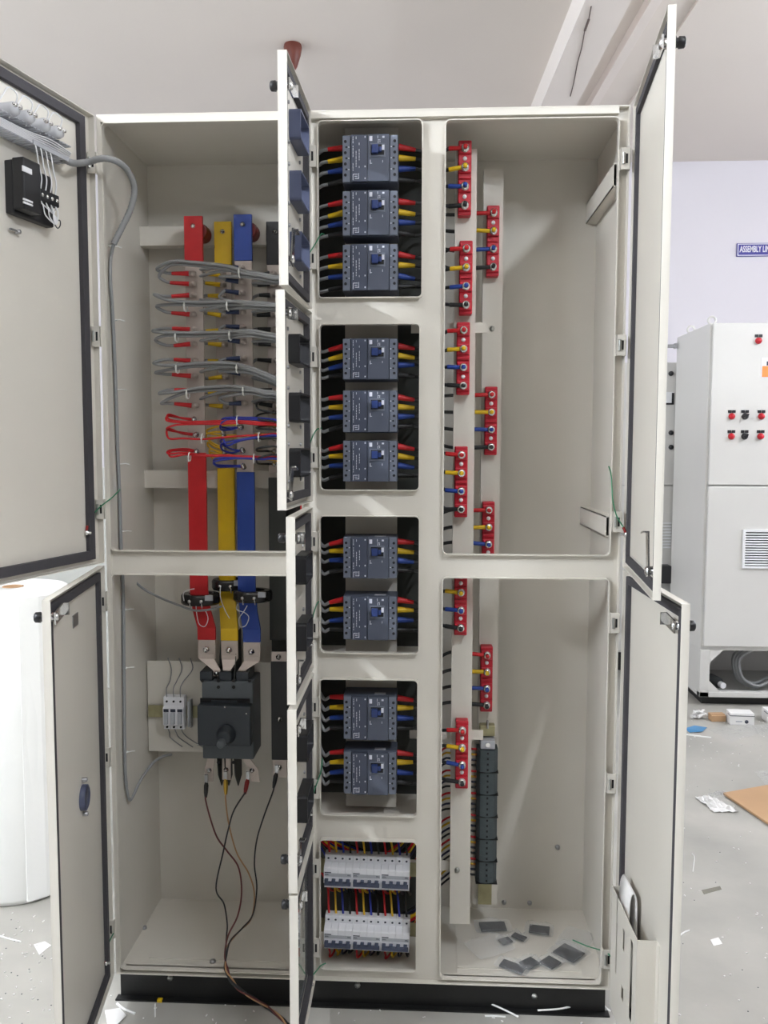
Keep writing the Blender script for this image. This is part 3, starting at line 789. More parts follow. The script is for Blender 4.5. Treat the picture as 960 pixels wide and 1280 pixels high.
for i, (y0, y1, back) in enumerate(BLK):
    t = blk0 if i == 0 else copy_tree(blk0)
    yf = .066 if not back else .166
    za = at(580 if not back else 612, y0, yf).z; zb = at(580 if not back else 612, y1, yf).z
    t.location = (BXS[i], yf, (za+zb)/2)
    n = sum(1 for q in BLK[:i+1] if q[2] == back)
    t['label'] = 'red four stud terminal block, %s from the top on the %s channel' % (ORD[n-1], 'front' if not back else 'rear')
    BLKS.append(t)
blk_stud = lambda i, k: Vector((BXS[i], (.066 if not BLK[i][2] else .166)-.004, BLKS[i].location.z+.083*(.76-.507*k)))

# ================================================================== dark terminal strip of six four-way modules on its rail
ts0 = at(600, 938, .155); ts1 = at(612, 1105, .155)
tsx = .8945; tsh = (ts0.z-ts1.z)/6
k = B(); k.box(.877, .205, .085, .912, .2065, .535); k.box(.8805, .2065, .085, .882, .214, .535); k.box(.907, .2065, .085, .9085, .214, .535)
k.build('din_rail', 'passivated', cab)
cab_part(B().box(.864, .216, .08, .926, .219, .54), 'strip_support', 'powder')
def make_module():
    t = thing('terminal_module', '', 'terminal block', (0, 0, 0), group='dark terminal strip modules')
    hh = tsh/2-.0008
    for j in range(4):
        z = hh*(.75-.5*j); a = z-hh*.245; b = z+hh*.245
        k = B(); k.prism_z([(-.026, .050), (-.026, .016), (-.018, .004), (-.004, 0), (.004, 0), (.018, .004), (.026, .016), (.026, .050)], a, b)
        p = k.build('terminal_slice', 'strip_grey', t, True, .0006)
        k = B()
        k.box(-.0022, -.0008, z-.0025, .0022, .0004, z+.0025)
        k.build('test_slot', 'hole', p, True)
    k = B(); k.box(-.027, -.001, -hh-.0012, .027, .045, -hh-.0002); k.build('end_plate', 'hole', t, True)
    return t
mod0 = make_module(); MODS = []
for i in range(6):
    t = mod0 if i == 0 else copy_tree(mod0)
    t.location = (tsx, .155, ts0.z-tsh*(i+.5))
    t['label'] = 'dark grey terminal strip module, %s from the top of the strip' % ORD[i]
    MODS.append(t)
t = thing('rail_stop', 'pale clamp at the top end of the dark terminal strip', 'clamp', (tsx, .18, ts0.z+.014))
k = B(); k.box(-.018, -.022, -.012, .018, .030, .010); k.build('clamp_body', 'mcb_grey', t, True, .002)
k = B(); k.cyl((0, -.026, 0), (0, -.020, 0), .006, n=10); k.build('clamp_screw', 'chrome', t, True)
t = thing('rail_clamp', 'yellowish clip with a screw on the rail above the strip', 'clamp', (tsx, .19, ts0.z+.040))
k = B(); k.box(-.019, -.012, -.012, .019, .016, .016); k.build('clip_body', 'passivated', t, True, .002)
k = B(); k.cyl((0, -.016, .010), (0, -.016, .030), .003, n=8); k.build('clip_screw', 'steel', t, True)

# ================================================================== busbars
BAR = {}
def busbar(key, px, Yf, col, sl_m, ytop, ybare0, ybare1, px_low=None, label='', segs=None):
    """vertical flat bar; px: pixel x of its two edges at pixel row 320"""
    a = at(px[0], 320, Yf).x; b = at(px[1], 320, Yf).x; xc = (a+b)/2
    z = lambda py: at(px[0], py, Yf).z
    t = thing('busbar', label, 'busbar', (xc, Yf, z(ybare1)), group='vertical busbars')
    BAR[key] = dict(t=t, a=a, b=b, xc=xc, Y=Yf, z=z)
    return t, a, b, z
def flat(pts, hw, th, name, m, parent):
    """flat strip through points (x, y, z), width across x"""
    k = B(); P = [Vector(p) for p in pts]
    vs = []
    for p in P:
        vs += [p+Vector((-hw, 0, 0)), p+Vector((hw, 0, 0)), p+Vector((hw, th, 0)), p+Vector((-hw, th, 0))]
    fs = [(3, 2, 1, 0)]
    for i in range(len(P)-1):
        q = 4*i
        for j in range(4): fs.append((q+j, q+(j+1) % 4, q+4+(j+1) % 4, q+4+j))
    n = 4*(len(P)-1); fs.append((n, n+1, n+2, n+3))
    k._add(vs, fs)
    return k.build(name, m, parent, bevel=.0012)
YF, YB = .205, .255
RZ = None
for key, px, Yf, m, lab, ytop, y0, y1 in (
        ('R', (230.5, 253.5), YF, 'sleeve_red', 'red sleeved vertical busbar with bare tinned middle', 270, 327, 566),
        ('Y', (268, 289.5), YB, 'sleeve_yellow', 'yellow sleeved vertical busbar between the red and blue ones', 277, 331, 585),
        ('B', (292.5, 315), YF, 'sleeve_blue', 'blue sleeved vertical busbar with bare tinned middle', 268, 326, 590),
        ('N', (333, 355), YB, 'sleeve_black', 'black sleeved vertical busbar half hidden by feeder doors', 277, 331, 591)):
    t, a, b, z = busbar(key, px, Yf, None, m, ytop, y0, y1, label=lab)
    xc = (a+b)/2; hw = (b-a)/2
    flat([(xc, Yf, z(y1)), (xc, Yf, z(y0))], hw*.96, .008, 'bare_section', 'tinned', t)
    flat([(xc, Yf-.001, z(y0)), (xc, Yf-.001, z(ytop))], hw, .010, 'upper_sleeve', m, t)
    # lower sleeved run down past the rail and cranked over to the switch terminals
    low = {'R': (258, 800), 'Y': (286.5, 801), 'B': (314.5, 803)}.get(key)
    if low:
        e = at(low[0], low[1], .185)
        zt = at(px[0], 738 if key != 'Y' else 735, Yf).z
        pts = [(xc, Yf-.001, z(y1)), (xc, Yf-.001, zt), (xc*.65+e.x*.35, Yf*.6+.185*.4, zt*.6+e.z*.4), (e.x, .185, zt*.25+e.z*.75), (e.x, .185, e.z)]
        flat(pts, hw, .010, 'lower_sleeve', m, t)
        f = at(low[0], low[1]+23, .185)
        flat([(e.x, .186, e.z), (e.x, .186, f.z)], hw*.98, .008, 'bare_end', 'tinned', t)
        BAR[key]['end'] = (e, f)
        k = B(); k.lathe([(.0085, 0), (.0085, .006), (.005, .007), (.005, .016), (0, .017)], (e.x, .186, (e.z+f.z)/2), (0, -1, 0), 6); k.build('terminal_bolt', 'chrome', t)
    else:
        flat([(xc, Yf-.001, z(y1+6)), (xc, Yf-.001, .76)], hw, .010, 'lower_sleeve', 'black_sheet', t)
    # head bolt with insulator behind
    k = B(); k.lathe([(.0065, 0), (.0065, .004), (.0, .007)], (xc, Yf-.001, z(ytop+13)), (0, -1, 0), 10); k.build('head_bolt', 'chrome', t)
    k = B(); k.lathe([(.017, 0), (.020, .010), (.017, .02), (.020, .03), (.016, .25-(Yf+.010) if Yf < .24 else .02)], (xc, Yf+.009, z(ytop+18)), (0, 1, 0), 18)
    ins = B()
    k = B(); L = .268-(Yf+.009) if Yf < .24 else .0
    if L: k = B().lathe([(.019, 0), (.022, L*.3), (.019, L*.5), (.022, L*.7), (.018, L)], (xc+.012, Yf+.009, z(ytop+18)), (0, 1, 0), 18); k.build('standoff_insulator', 'insulator', t)

# neutral link: black sleeved strip with bare ends beside the switch
nl0 = at(339, 815, .215); nl1 = at(356, 970, .215)
t = thing('neutral_link', 'black sleeved flat link with bare ends, right of the main switch', 'busbar', (nl0.x+.018, .215, nl1.z))
zz = [at(345, py, .215).z for py in (815, 827, 950, 972)]
xa = at(339, 890, .215).x; xb = xa+.042
flat([((xa+xb)/2, .216, zz[1]), ((xa+xb)/2, .216, zz[0])], (xb-xa)/2*.95, .006, 'bare_end', 'tinned', t)
flat([((xa+xb)/2, .215, zz[2]), ((xa+xb)/2, .215, zz[1])], (xb-xa)/2, .008, 'sleeve', 'sleeve_black', t)
flat([((xa+xb)/2, .216, zz[3]), ((xa+xb)/2, .216, zz[2])], (xb-xa)/2*.9, .006, 'bare_end', 'tinned', t)
for py in (821, 899, 959):
    k = B(); k.lathe([(.0075, 0), (.0075, .005), (.004, .006), (.004, .013), (0, .014)], ((xa+xb)/2, .216, at(347, py, .215).z), (0, -1, 0), 6); k.build('link_bolt', 'chrome', t)
for py in (833, 945):
    zc = at(347, py, .215).z; B().lathe([(.016, 0), (.019, .009), (.016, .018), (.016, .027)], ((xa+xb)/2, .222, zc), (0, 1, 0), 16).build('standoff_insulator', 'insulator', t)
NLX = (xa+xb)/2
# black insulating back sheet right of the blue busbar (neutral chamber)
cab_part(B().box(at(338, 600, .29).x, .288, .70, .462, .292, 1.15), 'shade_or_cover_sheet', 'black_sheet')

# ================================================================== current transformers on the lower runs
def ring_ct(px, py, Yc, rx, ry, lab, wires):
    c = at(px, py, Yc)
    t = thing('current_transformer', lab, 'transformer', (c.x, Yc, c.z), group='ring current transformers')
    R, r = rx, rx*.60
    prof = [(r, -ry), (R*.93, -ry), (R, -ry*.6), (R, ry*.6), (R*.93, ry), (r, ry), (r, -ry)]
    k = B(); n = 36; vs = []; fs = []
    for q, h in prof[:-1]:
        vs += [(q*math.cos(2*PI*i/n), q*math.sin(2*PI*i/n)*.86, h) for i in range(n)]
    m = len(prof)-1
    for a in range(m):
        b = (a+1) % m
        fs += [(a*n+i, a*n+(i+1) % n, b*n+(i+1) % n, b*n+i) for i in range(n)]
    k._add(vs, fs, False); k.build('ring_core', 'ct_black', t, True, .002)
    for sx in (-.35, .25):
        k = B(); k.lathe([(.0045, 0), (.0045, .006), (0, .007)], (R*sx, -R*.80, 0), (0, -1, -.1), 8); k.cyl((R*sx, -R*.83, 0), (R*sx+.002, -R*.86, -.017), .0016, n=6); k.build('ct_terminal', 'chrome', t, True)
    k = B(); k.box(R*.42, -R*.80, ry*.1, R*.80, -R*.66, ry*1.02); k.build('ct_label', 'mcb_grey', t, True)
    return t, c
CTR, cR = ring_ct(251, 748, .205, .050, .014, 'black ring current transformer around the red busbar', None)
CTY, cY = ring_ct(287, 730, .250, .046, .014, 'black ring current transformer around the yellow busbar', None)
CTB, cB = ring_ct(316, 744, .205, .050, .014, 'black ring current transformer around the blue busbar', None)
def wire(name, lab, pts, r, m, cat='wire', group=None, n=6, seg=6):
    return tag(B().tube(spline(pts, n), r, seg).build(name, m), lab, cat, group)
def pxw(lst, Y): return [at(x, y, Y) for x, y in lst]
wire('ct_wire', 'thin white wire looped below the red current transformer', pxw([(245, 757), (246, 768), (249, 780), (256, 783), (260, 774), (257, 764), (252, 762)], .165), .0011, 'wire_white', group='transformer wires')
wire('ct_wire', 'thin white wire looped below the blue current transformer', pxw([(297, 755), (296, 762), (306, 766), (311, 772), (307, 782), (300, 783), (299, 773), (305, 764), (309, 757)], .160), .0011, 'wire_white', group='transformer wires')
wire('ct_wire', 'thin white wire down the yellow busbar from its transformer', pxw([(276, 732), (275, 742), (277, 752), (281, 762), (284, 768), (287, 773)], .185), .0011, 'wire_white', group='transformer wires')
wire('ct_wire', 'thin white wire wound round the left of the red transformer', pxw([(230, 751), (229, 743), (233, 738), (243, 736)], .155), .0013, 'wire_white', group='transformer wires')
wire('ct_cable', 'thin grey cable sagging from the left wall to the red transformer', [at(162, 720, .20), at(178, 735, .19), at(200, 747, .18), at(225, 757, .16), at(243, 763, .155), at(262, 762, .16), at(277, 758, .175)], .0032, 'cable_grey', 'cable')

# ================================================================== main switch with rotary mechanism
s0 = at(248, 850, .150); s1 = at(321, 948, .150)
sx0, sx1 = s0.x, s1.x; sxc = (sx0+sx1)/2
sw = thing('main_switch', 'dark grey main switch with a rotary knob and black phase barriers', 'switch', (sxc, .19, s1.z))
zf = lambda py, Y=.150: at(285, py, Y).z
k = B(); k.box(sx0+.008, .150, zf(949), sx1-.008, .247, zf(852)); k.build('body', 'switch_grey', sw, bevel=.003)
k = B(); k.box(at(250, 880, .145).x, .1465, zf(881), at(312, 880, .145).x, .151, zf(873)); k.build('arc_window', 'hole', sw)
B().box(at(264, 876, .145).x, .1455, zf(879), at(296, 876, .145).x, .1475, zf(875)).build('arc_label', 'switch_dark', sw)
m0 = at(246, 882, .118); m1 = at(313.5, 934, .118)
k = B(); k.box(m0.x, .118, m1.z, m1.x, .151, m0.z); mech = k.build('rotary_mechanism', 'switch_dark', sw, bevel=.004)
kc = at(283, 918, .118)
k = B(); k.lathe([(.024, 0), (.024, .006), (.020, .008), (.018, .026), (.014, .030), (0, .030)], kc, (0, -1, 0), 28); k.build('rotary_knob', 'switch_dark', sw)
k = B(); k.lathe([(.011, .026), (.0095, .046), (.007, .048), (0, .048)], kc+Vector((-.004, 0, -.010)), (0, -1, 0), 18); k.build('shaft_coupling', 'switch_grey', sw)
for px, py in ((308, 892), (247.5, 931), (281, 884)):
    k = B(); k.lathe([(.0026, 0), (.0022, .002), (0, .0025)], at(px, py, .118), (0, -1, 0), 8); k.build('cover_screw', 'chrome', mech)
k = B()
for px, py in ((273, 849), (292, 849), (273, 857), (292, 857), (273, 951), (292, 951), (253, 849), (312, 849)):
    k.cyl(at(px, py, .1475)-Vector((0, 0, .004)), at(px, py, .1515)-Vector((0, 0, .004)), .0042, n=12)
stuff(k.build('terminal_holes', 'hole', sw))
# terminal shoulders and phase barriers, top and bottom
for px in (259, 283, 304):
    p = at(px, 848, .17); k = B(); k.box(p.x-.016, .158, zf(852)-.002, p.x+.016, .235, zf(852)+.022); k.build('terminal_shoulder', 'switch_dark', sw, bevel=.002)
for px in (254, 273.5, 293.5, 318):
    p = at(px, 850, .17)
    if px in (273.5, 293.5):
        k = B(); k.prism_x([(.16, zf(855)), (.245, zf(855)), (.245, zf(795)), (.205, zf(795)), (.18, zf(830))], p.x-.001, p.x+.001); k.build('phase_barrier', 'black_sheet', sw)
for i, (px0, px1) in enumerate(((272, 271), (281, 281), (293, 291.5))):
    p = at(px0, 950, .16)
    k = B(); k.prism_x([(.155, zf(945)), (.240, zf(945)), (.240, zf(985)), (.200, zf(992)), (.165, zf(972))], p.x-.001, p.x+.001); k.build('phase_barrier', 'black_sheet', sw)
# tinned connection tags: top ones meet the busbars, bottom ones are free
for key, px in (('R', 270), ('Y', 283), ('B', 302)):
    e, f = BAR[key]['end']; q = at(px, 846, .165)
    k = B(); vs = [Vector((e.x-.020, .184, f.z+.012)), Vector((e.x+.020, .184, f.z+.012)), Vector((q.x+.010, .170, q.z)), Vector((q.x-.010, .170, q.z))]
    o2 = Vector((0, .004, 0)); mid1 = [Vector((e.x-.020, .184, f.z-.001)), Vector((e.x+.020, .184, f.z-.001))]
    L = [vs[0], mid1[0], Vector((q.x-.010, .170, q.z+.016)), vs[3]]; Rr = [vs[1], mid1[1], Vector((q.x+.010, .170, q.z+.016)), vs[2]]
    V = []
    for a, b in zip(L, Rr): V += [a, b, b+o2, a+o2]
    F = [(3, 2, 1, 0), (12, 13, 14, 15)]
    for i in range(3):
        for j in range(4): F.append((4*i+j, 4*i+(j+1) % 4, 4*i+4+(j+1) % 4, 4*i+4+j))
    k._add(V, F); k.build('connection_tag', 'tinned', sw, bevel=.0008)
    k = B(); k.lathe([(.006, 0), (.006, .004), (0, .006)], (q.x, .170, q.z+.008), (0, -1, 0), 6); k.build('tag_bolt', 'chrome', sw)
for (a, b) in (((264, 948), (261, 977)), ((283, 948), (283, 975)), ((307, 948), (319, 977))):
    p = at(*a, .165); q = at(*b, .165)
    k = B(); V = []
    for c in (p, p.lerp(q, .45)+Vector(((q.x-p.x)*.4, 0, 0)), q): V += [c+Vector((-.011, 0, 0)), c+Vector((.011, 0, 0)), c+Vector((.011, .004, 0)), c+Vector((-.011, .004, 0))]
    F = [(3, 2, 1, 0), (8, 9, 10, 11)]
    for i in range(2):
        for j in range(4): F.append((4*i+j, 4*i+(j+1) % 4, 4*i+4+(j+1) % 4, 4*i+4+j))
    k._add(V, F); k.build('connection_tag', 'tinned', sw, bevel=.0008)
    k = B(); k.lathe([(.0065, 0), (.0065, .004), (.004, .005), (.004, .010), (0, .011)], p.lerp(q, .5)+Vector(((q.x-p.x)*.2, 0, 0)), (0, -1, 0), 6); k.build('tag_bolt', 'chrome', sw)

# ================================================================== three pole fuse carriers left of the switch
f0 = at(203, 872, .205); f1 = at(229.5, 913, .205)
pitch = (f1.x-f0.x)/3
B().box(at(187, 890, .247).x, .236, at(195, 896, .24).z, at(248, 890, .24).x, .238, at(195, 881, .24).z).build('din_rail', 'passivated', cab)
for j in range(3):
    t = thing('fuse_carrier', 'small grey fuse carrier left of the main switch, %s of three' % ['left', 'middle', 'right'][j], 'fuse', (f0.x+pitch*(j+.5), .205, (f0.z+f1.z)/2), group='fuse carriers by the main switch')
    hh = (f0.z-f1.z)/2; pw = pitch*.48
    k = B(); k.prism_x([(.032, hh), (.032, -hh), (.008, -hh), (.008, -hh*.75), (0, -hh*.7), (0, hh*.35), (.008, hh*.40), (.008, hh)], -pw, pw); k.build('fuse_base', 'mcb_white', t, True, .0008)
    k = B(); k.box(-pw*.6, -.008, -hh*.62, pw*.6, .001, hh*.10); k.build('fuse_drawer', 'mcb_grey', t, True, .0015)
    k = B(); k.box(-pw*.75, -.0012, hh*.12, pw*.75, .002, hh*.30); k.build('fuse_window', 'print_dark', t, True)
    k = B(); k.cyl((0, .0055, hh*.72), (0, .0095, hh*.72), .0028, n=8); k.cyl((0, .0055, -hh*.86), (0, .0095, -hh*.86), .0028, n=8); k.build('fuse_terminals', 'hole', t, True)
    x = f0.x+pitch*(j+.5)
    top = f0.z
    wire('fuse_wire', 'thin grey wire rising from the %s fuse carrier' % ['left', 'middle', 'right'][j], [(x, .215, top-.006), (x, .212, top+.022), (x+.002, .235, top+.035), (x+.004+.01*j, .243, top+.065), (x+.012*(j-.4), .243, top+.095)], .0014, 'cable_grey', group='fuse wires')
    wire('fuse_wire', 'thin grey wire hanging below the %s fuse carrier' % ['left', 'middle', 'right'][j], [(x, .215, f1.z+.004), (x, .230, f1.z-.015), (x+.006*j, .243, f1.z-.035), (x+.03+.01*j, .243, f1.z-.058)], .0014, 'cable_grey', group='fuse wires')
t = thing('end_stop', 'small clear end stop right of the fuse carriers', 'clamp', (f1.x+.012, .22, (f0.z+f1.z)/2))
B().box(-.003, -.01, -.036, .002, .014, .032).build('stop_body', 'mcb_grey', t, True, .001)
B().box(.003, -.004, -.040, .005, .012, .034).build('stop_plate', 'cable_grey', t, True)

# ================================================================== feeder cables: busbars to breakers, breakers to red blocks
PH = ['red', 'yellow', 'blue', 'black']
SLV = ['sleeve_red', 'sleeve_yellow', 'sleeve_blue', 'sleeve_black']
BOOT = ['sleeve_red', 'sleeve_yellow', 'boot_blue', 'sleeve_black']
BARK = ['R', 'Y', 'B', 'N']
rndc = random.Random(11)
ROWY = [342, 355, 369, 393, 412, 430, 451, 470, 488, 507]
BUND = [  # pixel course of the five bundles in front of the bars, left to right
    [(197, 334), (215, 331), (240, 332), (262, 334), (285, 337), (305, 343), (325, 346), (352, 349)],
    [(194, 372), (205, 378), (222, 381), (250, 382), (285, 381), (310, 382), (330, 383), (352, 384)],
    [(192, 420), (206, 420), (226, 420), (250, 420), (285, 419), (310, 417), (330, 420), (352, 425)],
    [(193, 461), (206, 461), (226, 460), (250, 458), (285, 458), (310, 463), (330, 470), (352, 482)],
    [(200, 500), (212, 495), (226, 493), (250, 489), (285, 487), (310, 489), (330, 493), (352, 501)]]
JOIN = [0, 262, 296, 338]        # where each phase joins the bundle
BOOTX = [(214, 236), (257, 275), (281, 298), (321, 337)]
BUNDY = .168
brk_side = lambda i, k, s: Vector((BXC+s*BHW, .062, BRK[i].location.z+.0505*(.72-.47*k)*BRK[i].scale[2]))
def sleeve(pts, r0, r1, name, m, parent):
    n = len(pts); k = B()
    return k.tube(pts, [r0+(r1-r0)*i/(n-1) for i in range(n)], 10).build(name, m, parent)
for i in range(10):
    c, pos = PLACE[i]
    where = '%s breaker of the %s compartment' % (pos, COMP[c])
    course = BUND[i//2]
    for k in range(4):
        bar = BAR[BARK[k]]; Yb = bar['Y']-.006
        ry = ROWY[i] + (-3 if k == 2 else 0) + (1 if k == 1 else 0)
        if i == 0 and k == 2: ry = 335
        tilt = rndc.uniform(-2.5, 2.5)
        bx0, bx1 = BOOTX[k]; bx0 += rndc.uniform(-1.5, 2.5)
        bolt = at({0: 242, 1: 279.5, 2: 303.5, 3: 343}[k] + (ry-340)*.022, ry, Yb)
        b1 = at(bx1+(ry-340)*.022, ry, Yb-.002); b0 = at(bx0+(ry-340)*.02, ry+tilt, Yb-.004)
        # cable: boot, loop on the left, bundle to the right, riser behind the doors, breaker
        up = (i % 2)                     # rows pair up on each bundle: the upper one loops down, the lower one up
        off = (k-1.5)*1.5 + (2.0 if up else -2.0); dY = .006*((k % 2)*2-1) + (.004 if up else -.004)
        jx = JOIN[k]
        run = [p for p in course if p[0] >= jx+6]
        y_in = course[0][1] if k == 0 else [p for p in course if p[0] >= jx-12][0][1]
        lx = {0: course[0][0]-1+3*up, 1: 250, 2: 276, 3: 315}[k]
        pts = [b0, at((bx0+lx)/2+1, ry*.92+(y_in+off)*.08+tilt, Yb-.010), at(lx, (ry+y_in+off)/2, (Yb+BUNDY)/2)]
        if k == 0: run = [p for p in course if p[0] >= lx+12]
        pts += [at(x, y+off, BUNDY+dY) for x, y in run]
        last = pts[-1]
        dest = brk_side(i, k, -1)
        s_in = dest+Vector((-.036, .004, -.003+rndc.uniform(-.006, .002)))
        mid_z = dest.z
        pts += [Vector((.428+.006*k, .150+.008*k, last.z*.85+mid_z*.15)), Vector((.444+.004*k, .125+.006*k, (last.z+mid_z)/2)), Vector((.470, .085+.004*k, mid_z*.9+last.z*.1-.004)), s_in+Vector((-.018, .006, -.003)), s_in]
        t = thing('feeder_cable', 'grey cable with %s boots feeding the %s' % (PH[k], where), 'cable', bolt, group='busbar to breaker cables')
        B().tube(spline(pts, 6), .0040 if k < 3 else .0038, 8).build('cable', 'cable_grey', t)
        n = 5
        sleeve([b0.lerp(b1, j/n)+Vector((0, 0, 0)) for j in range(n+1)], .0045, .0062, 'busbar_boot', BOOT[k], t)
        kk = B(); kk.box(b1.x-.004, b1.y-.001, b1.z-.005, bolt.x+.006, b1.y+.002, b1.z+.005); kk.lathe([(.0072, 0), (.0072, .004), (.0045, .005), (.0045, .012), (0, .013)], (bolt.x, b1.y-.001, b1.z), (0, -1, 0), 8)
        kk.build('lug', 'tinned', t)
        sleeve([s_in.lerp(dest, j/n) for j in range(n+1)], .0048, .0072 if k < 3 else .006, 'breaker_boot', SLV[k], t)
    # outgoing side
    for k in range(4):
        a = brk_side(i, k, 1); e = blk_stud(i, k)
        a2 = a+Vector((.038, .003, -.002+rndc.uniform(-.005, .003)))
        e0 = e+Vector((-.008, .003, 0)); e1 = e+Vector((-.036, .010, rndc.uniform(-.003, .003)))
        if BLK[i][2]: e1 = e+Vector((-.042, .006, rndc.uniform(-.002, .003)))
        mid = [a2, a2+Vector((.022, .008, -.002)), Vector((.735, .090 if not BLK[i][2] else .14, a2.z*.72+e1.z*.28)), Vector((.762, .100 if not BLK[i][2] else .165, a2.z*.25+e1.z*.75))]
        if BLK[i][2]: mid.append(Vector((.80, .178, e1.z)))
        mid.append(e1)
        t = thing('outgoing_cable', 'dark cable with %s sleeves leaving the %s' % (PH[k], where), 'cable', a, group='breaker to terminal block cables')
        B().tube(spline(mid, 5), .0042, 8).build('cable', 'cable_dark', t)
        n = 5
        sleeve([a.lerp(a2, j/n) for j in range(n+1)], .0074 if k < 3 else .0058, .0046, 'breaker_boot', SLV[k], t)
        sleeve([e1, e1.lerp(e0, .5), e0], .0052, .0048, 'block_sleeve', SLV[k], t)
        kk = B(); kk.lathe([(.0085, 0), (.0085, .002), (.0045, .0021)], e+Vector((0, -.003, 0)), (0, -1, 0), 12); kk.build('ring_lug', 'chrome', t)
        kk = B(); kk.lathe([(.0052, 0), (.0052, .004), (0, .005)], e+Vector((0, -.009, 0)), (0, -1, 0), 10); kk.build('stud_cap', ['sleeve_red', 'sleeve_yellow', 'sleeve_blue', 'sleeve_black'][k], t)
# cable ties round the bundles
def tie(p, rx, rz, lab, tail=(0, 0, -.012)):
    pts = [p+Vector((0, rx*math.cos(a*PI/6), rz*math.sin(a*PI/6))) for a in range(13)]
    t = thing('cable_tie', lab, 'cable tie', p, group='white cable ties')
    B().tube(pts, .0017, 6, caps=False).build('band', 'tie_white', t)
    q = p+Vector((0, -rx, 0))
    B().cbox(q, (.004, .004, .005)).build('tie_head', 'tie_white', t)
    B().tube([q, q+Vector(tail)*.5+Vector((0, -.003, 0)), q+Vector(tail)], .0012, 5).build('tie_tail', 'tie_white', t)
TIES = [(232, 383, 1, 'left'), (285, 382, 1, 'right'), (221, 421, 2, 'left'), (288, 419, 2, 'right'), (222, 460, 3, 'left'), (297, 460, 3, 'right'), (235, 492, 4, 'left'), (305, 488, 4, 'right'), (300, 341, 0, 'right')]
for x, y, b, side in TIES:
    tie(at(x, y, BUNDY), .015, .0125, 'white cable tie on the %s grey cable bundle from the top, %s one' % (ORD[b], side))

# ================================================================== thin wires: busbars to the miniature breakers
REDROW = [[(243, 524), (224, 522), (210, 520), (209, 526), (226, 528), (250, 529), (275, 528), (300, 528), (325, 530), (352, 533)],
          [(243, 525), (228, 523), (211, 518), (211, 524), (228, 527), (252, 527), (276, 526), (300, 526), (325, 528), (352, 530)],
          [(246, 543), (230, 541), (212, 538), (209, 535), (222, 531), (250, 530), (276, 530), (300, 529), (325, 531), (352, 534)],
          [(244, 544), (228, 542), (210, 536), (211, 548), (228, 548), (252, 549), (276, 547), (300, 545), (325, 544), (352, 544)],
          [(246, 564), (232, 561), (212, 563), (211, 567), (232, 566), (255, 569), (276, 569), (300, 570), (325, 571), (352, 572)],
          [(246, 565), (230, 563), (213, 564), (214, 571), (234, 568), (256, 570), (277, 570), (302, 571), (327, 572), (352, 574)]]
BLUROW = [[(300, 534), (288, 537), (277, 537), (276, 530), (284, 525), (300, 524), (325, 525), (352, 529)],
          [(302, 534), (286, 535), (276, 533), (278, 524), (290, 522), (305, 522), (328, 523), (352, 528)],
          [(303, 562), (290, 566), (278, 562), (277, 555), (288, 552), (305, 549), (325, 546), (352, 546)],
          [(304, 564), (288, 561), (276, 553), (279, 549), (284, 557), (300, 551), (325, 547), (352, 547)],
          [(304, 582), (288, 582), (270, 581), (268, 577), (283, 574), (302, 573), (325, 574), (352, 576)],
          [(305, 584), (290, 583), (272, 583), (268, 574), (286, 572), (304, 572), (327, 573), (352, 575)]]
YELROW = [[(279, 541-1), (268, 540), (258, 543), (262, 549), (290, 544), (352, 545)], [(280, 545), (268, 543), (259, 541), (262, 536), (290, 531), (352, 534)],
          [(280, 560), (268, 555), (260, 549), (264, 547), (290, 547), (352, 548)], [(280, 562), (268, 558), (260, 553), (263, 560), (290, 570), (352, 574)],
          [(281, 566), (270, 563), (262, 562), (266, 570), (290, 572), (352, 576)], [(281, 570), (270, 567), (263, 566), (268, 574), (290, 574), (352, 577)]]
BLKROW = [[(343, 500+i*16), (334, 500+i*16), (322, 504+i*15), (324, 512+i*12), (352, 520+i*10)] for i in range(6)]
WM = [('wire_red', REDROW, YF-.008, 'red'), ('wire_yellow', YELROW, YB-.008, 'yellow'), ('wire_blue', BLUROW, YF-.008, 'blue'), ('wire_black', BLKROW, YB-.008, 'black')]
def mcb_term(n, k, s):
    t = MCBS[n]; m = Matrix.Rotation(t.rotation_euler[1], 4, 'Y')
    return Vector(t.location) + m @ Vector(((k-1.5)*.0172*t.scale[0], .037, s*.044*t.scale[2]))
MN = ['left upper', 'middle upper', 'right upper', 'left lower', 'middle lower', 'right lower']
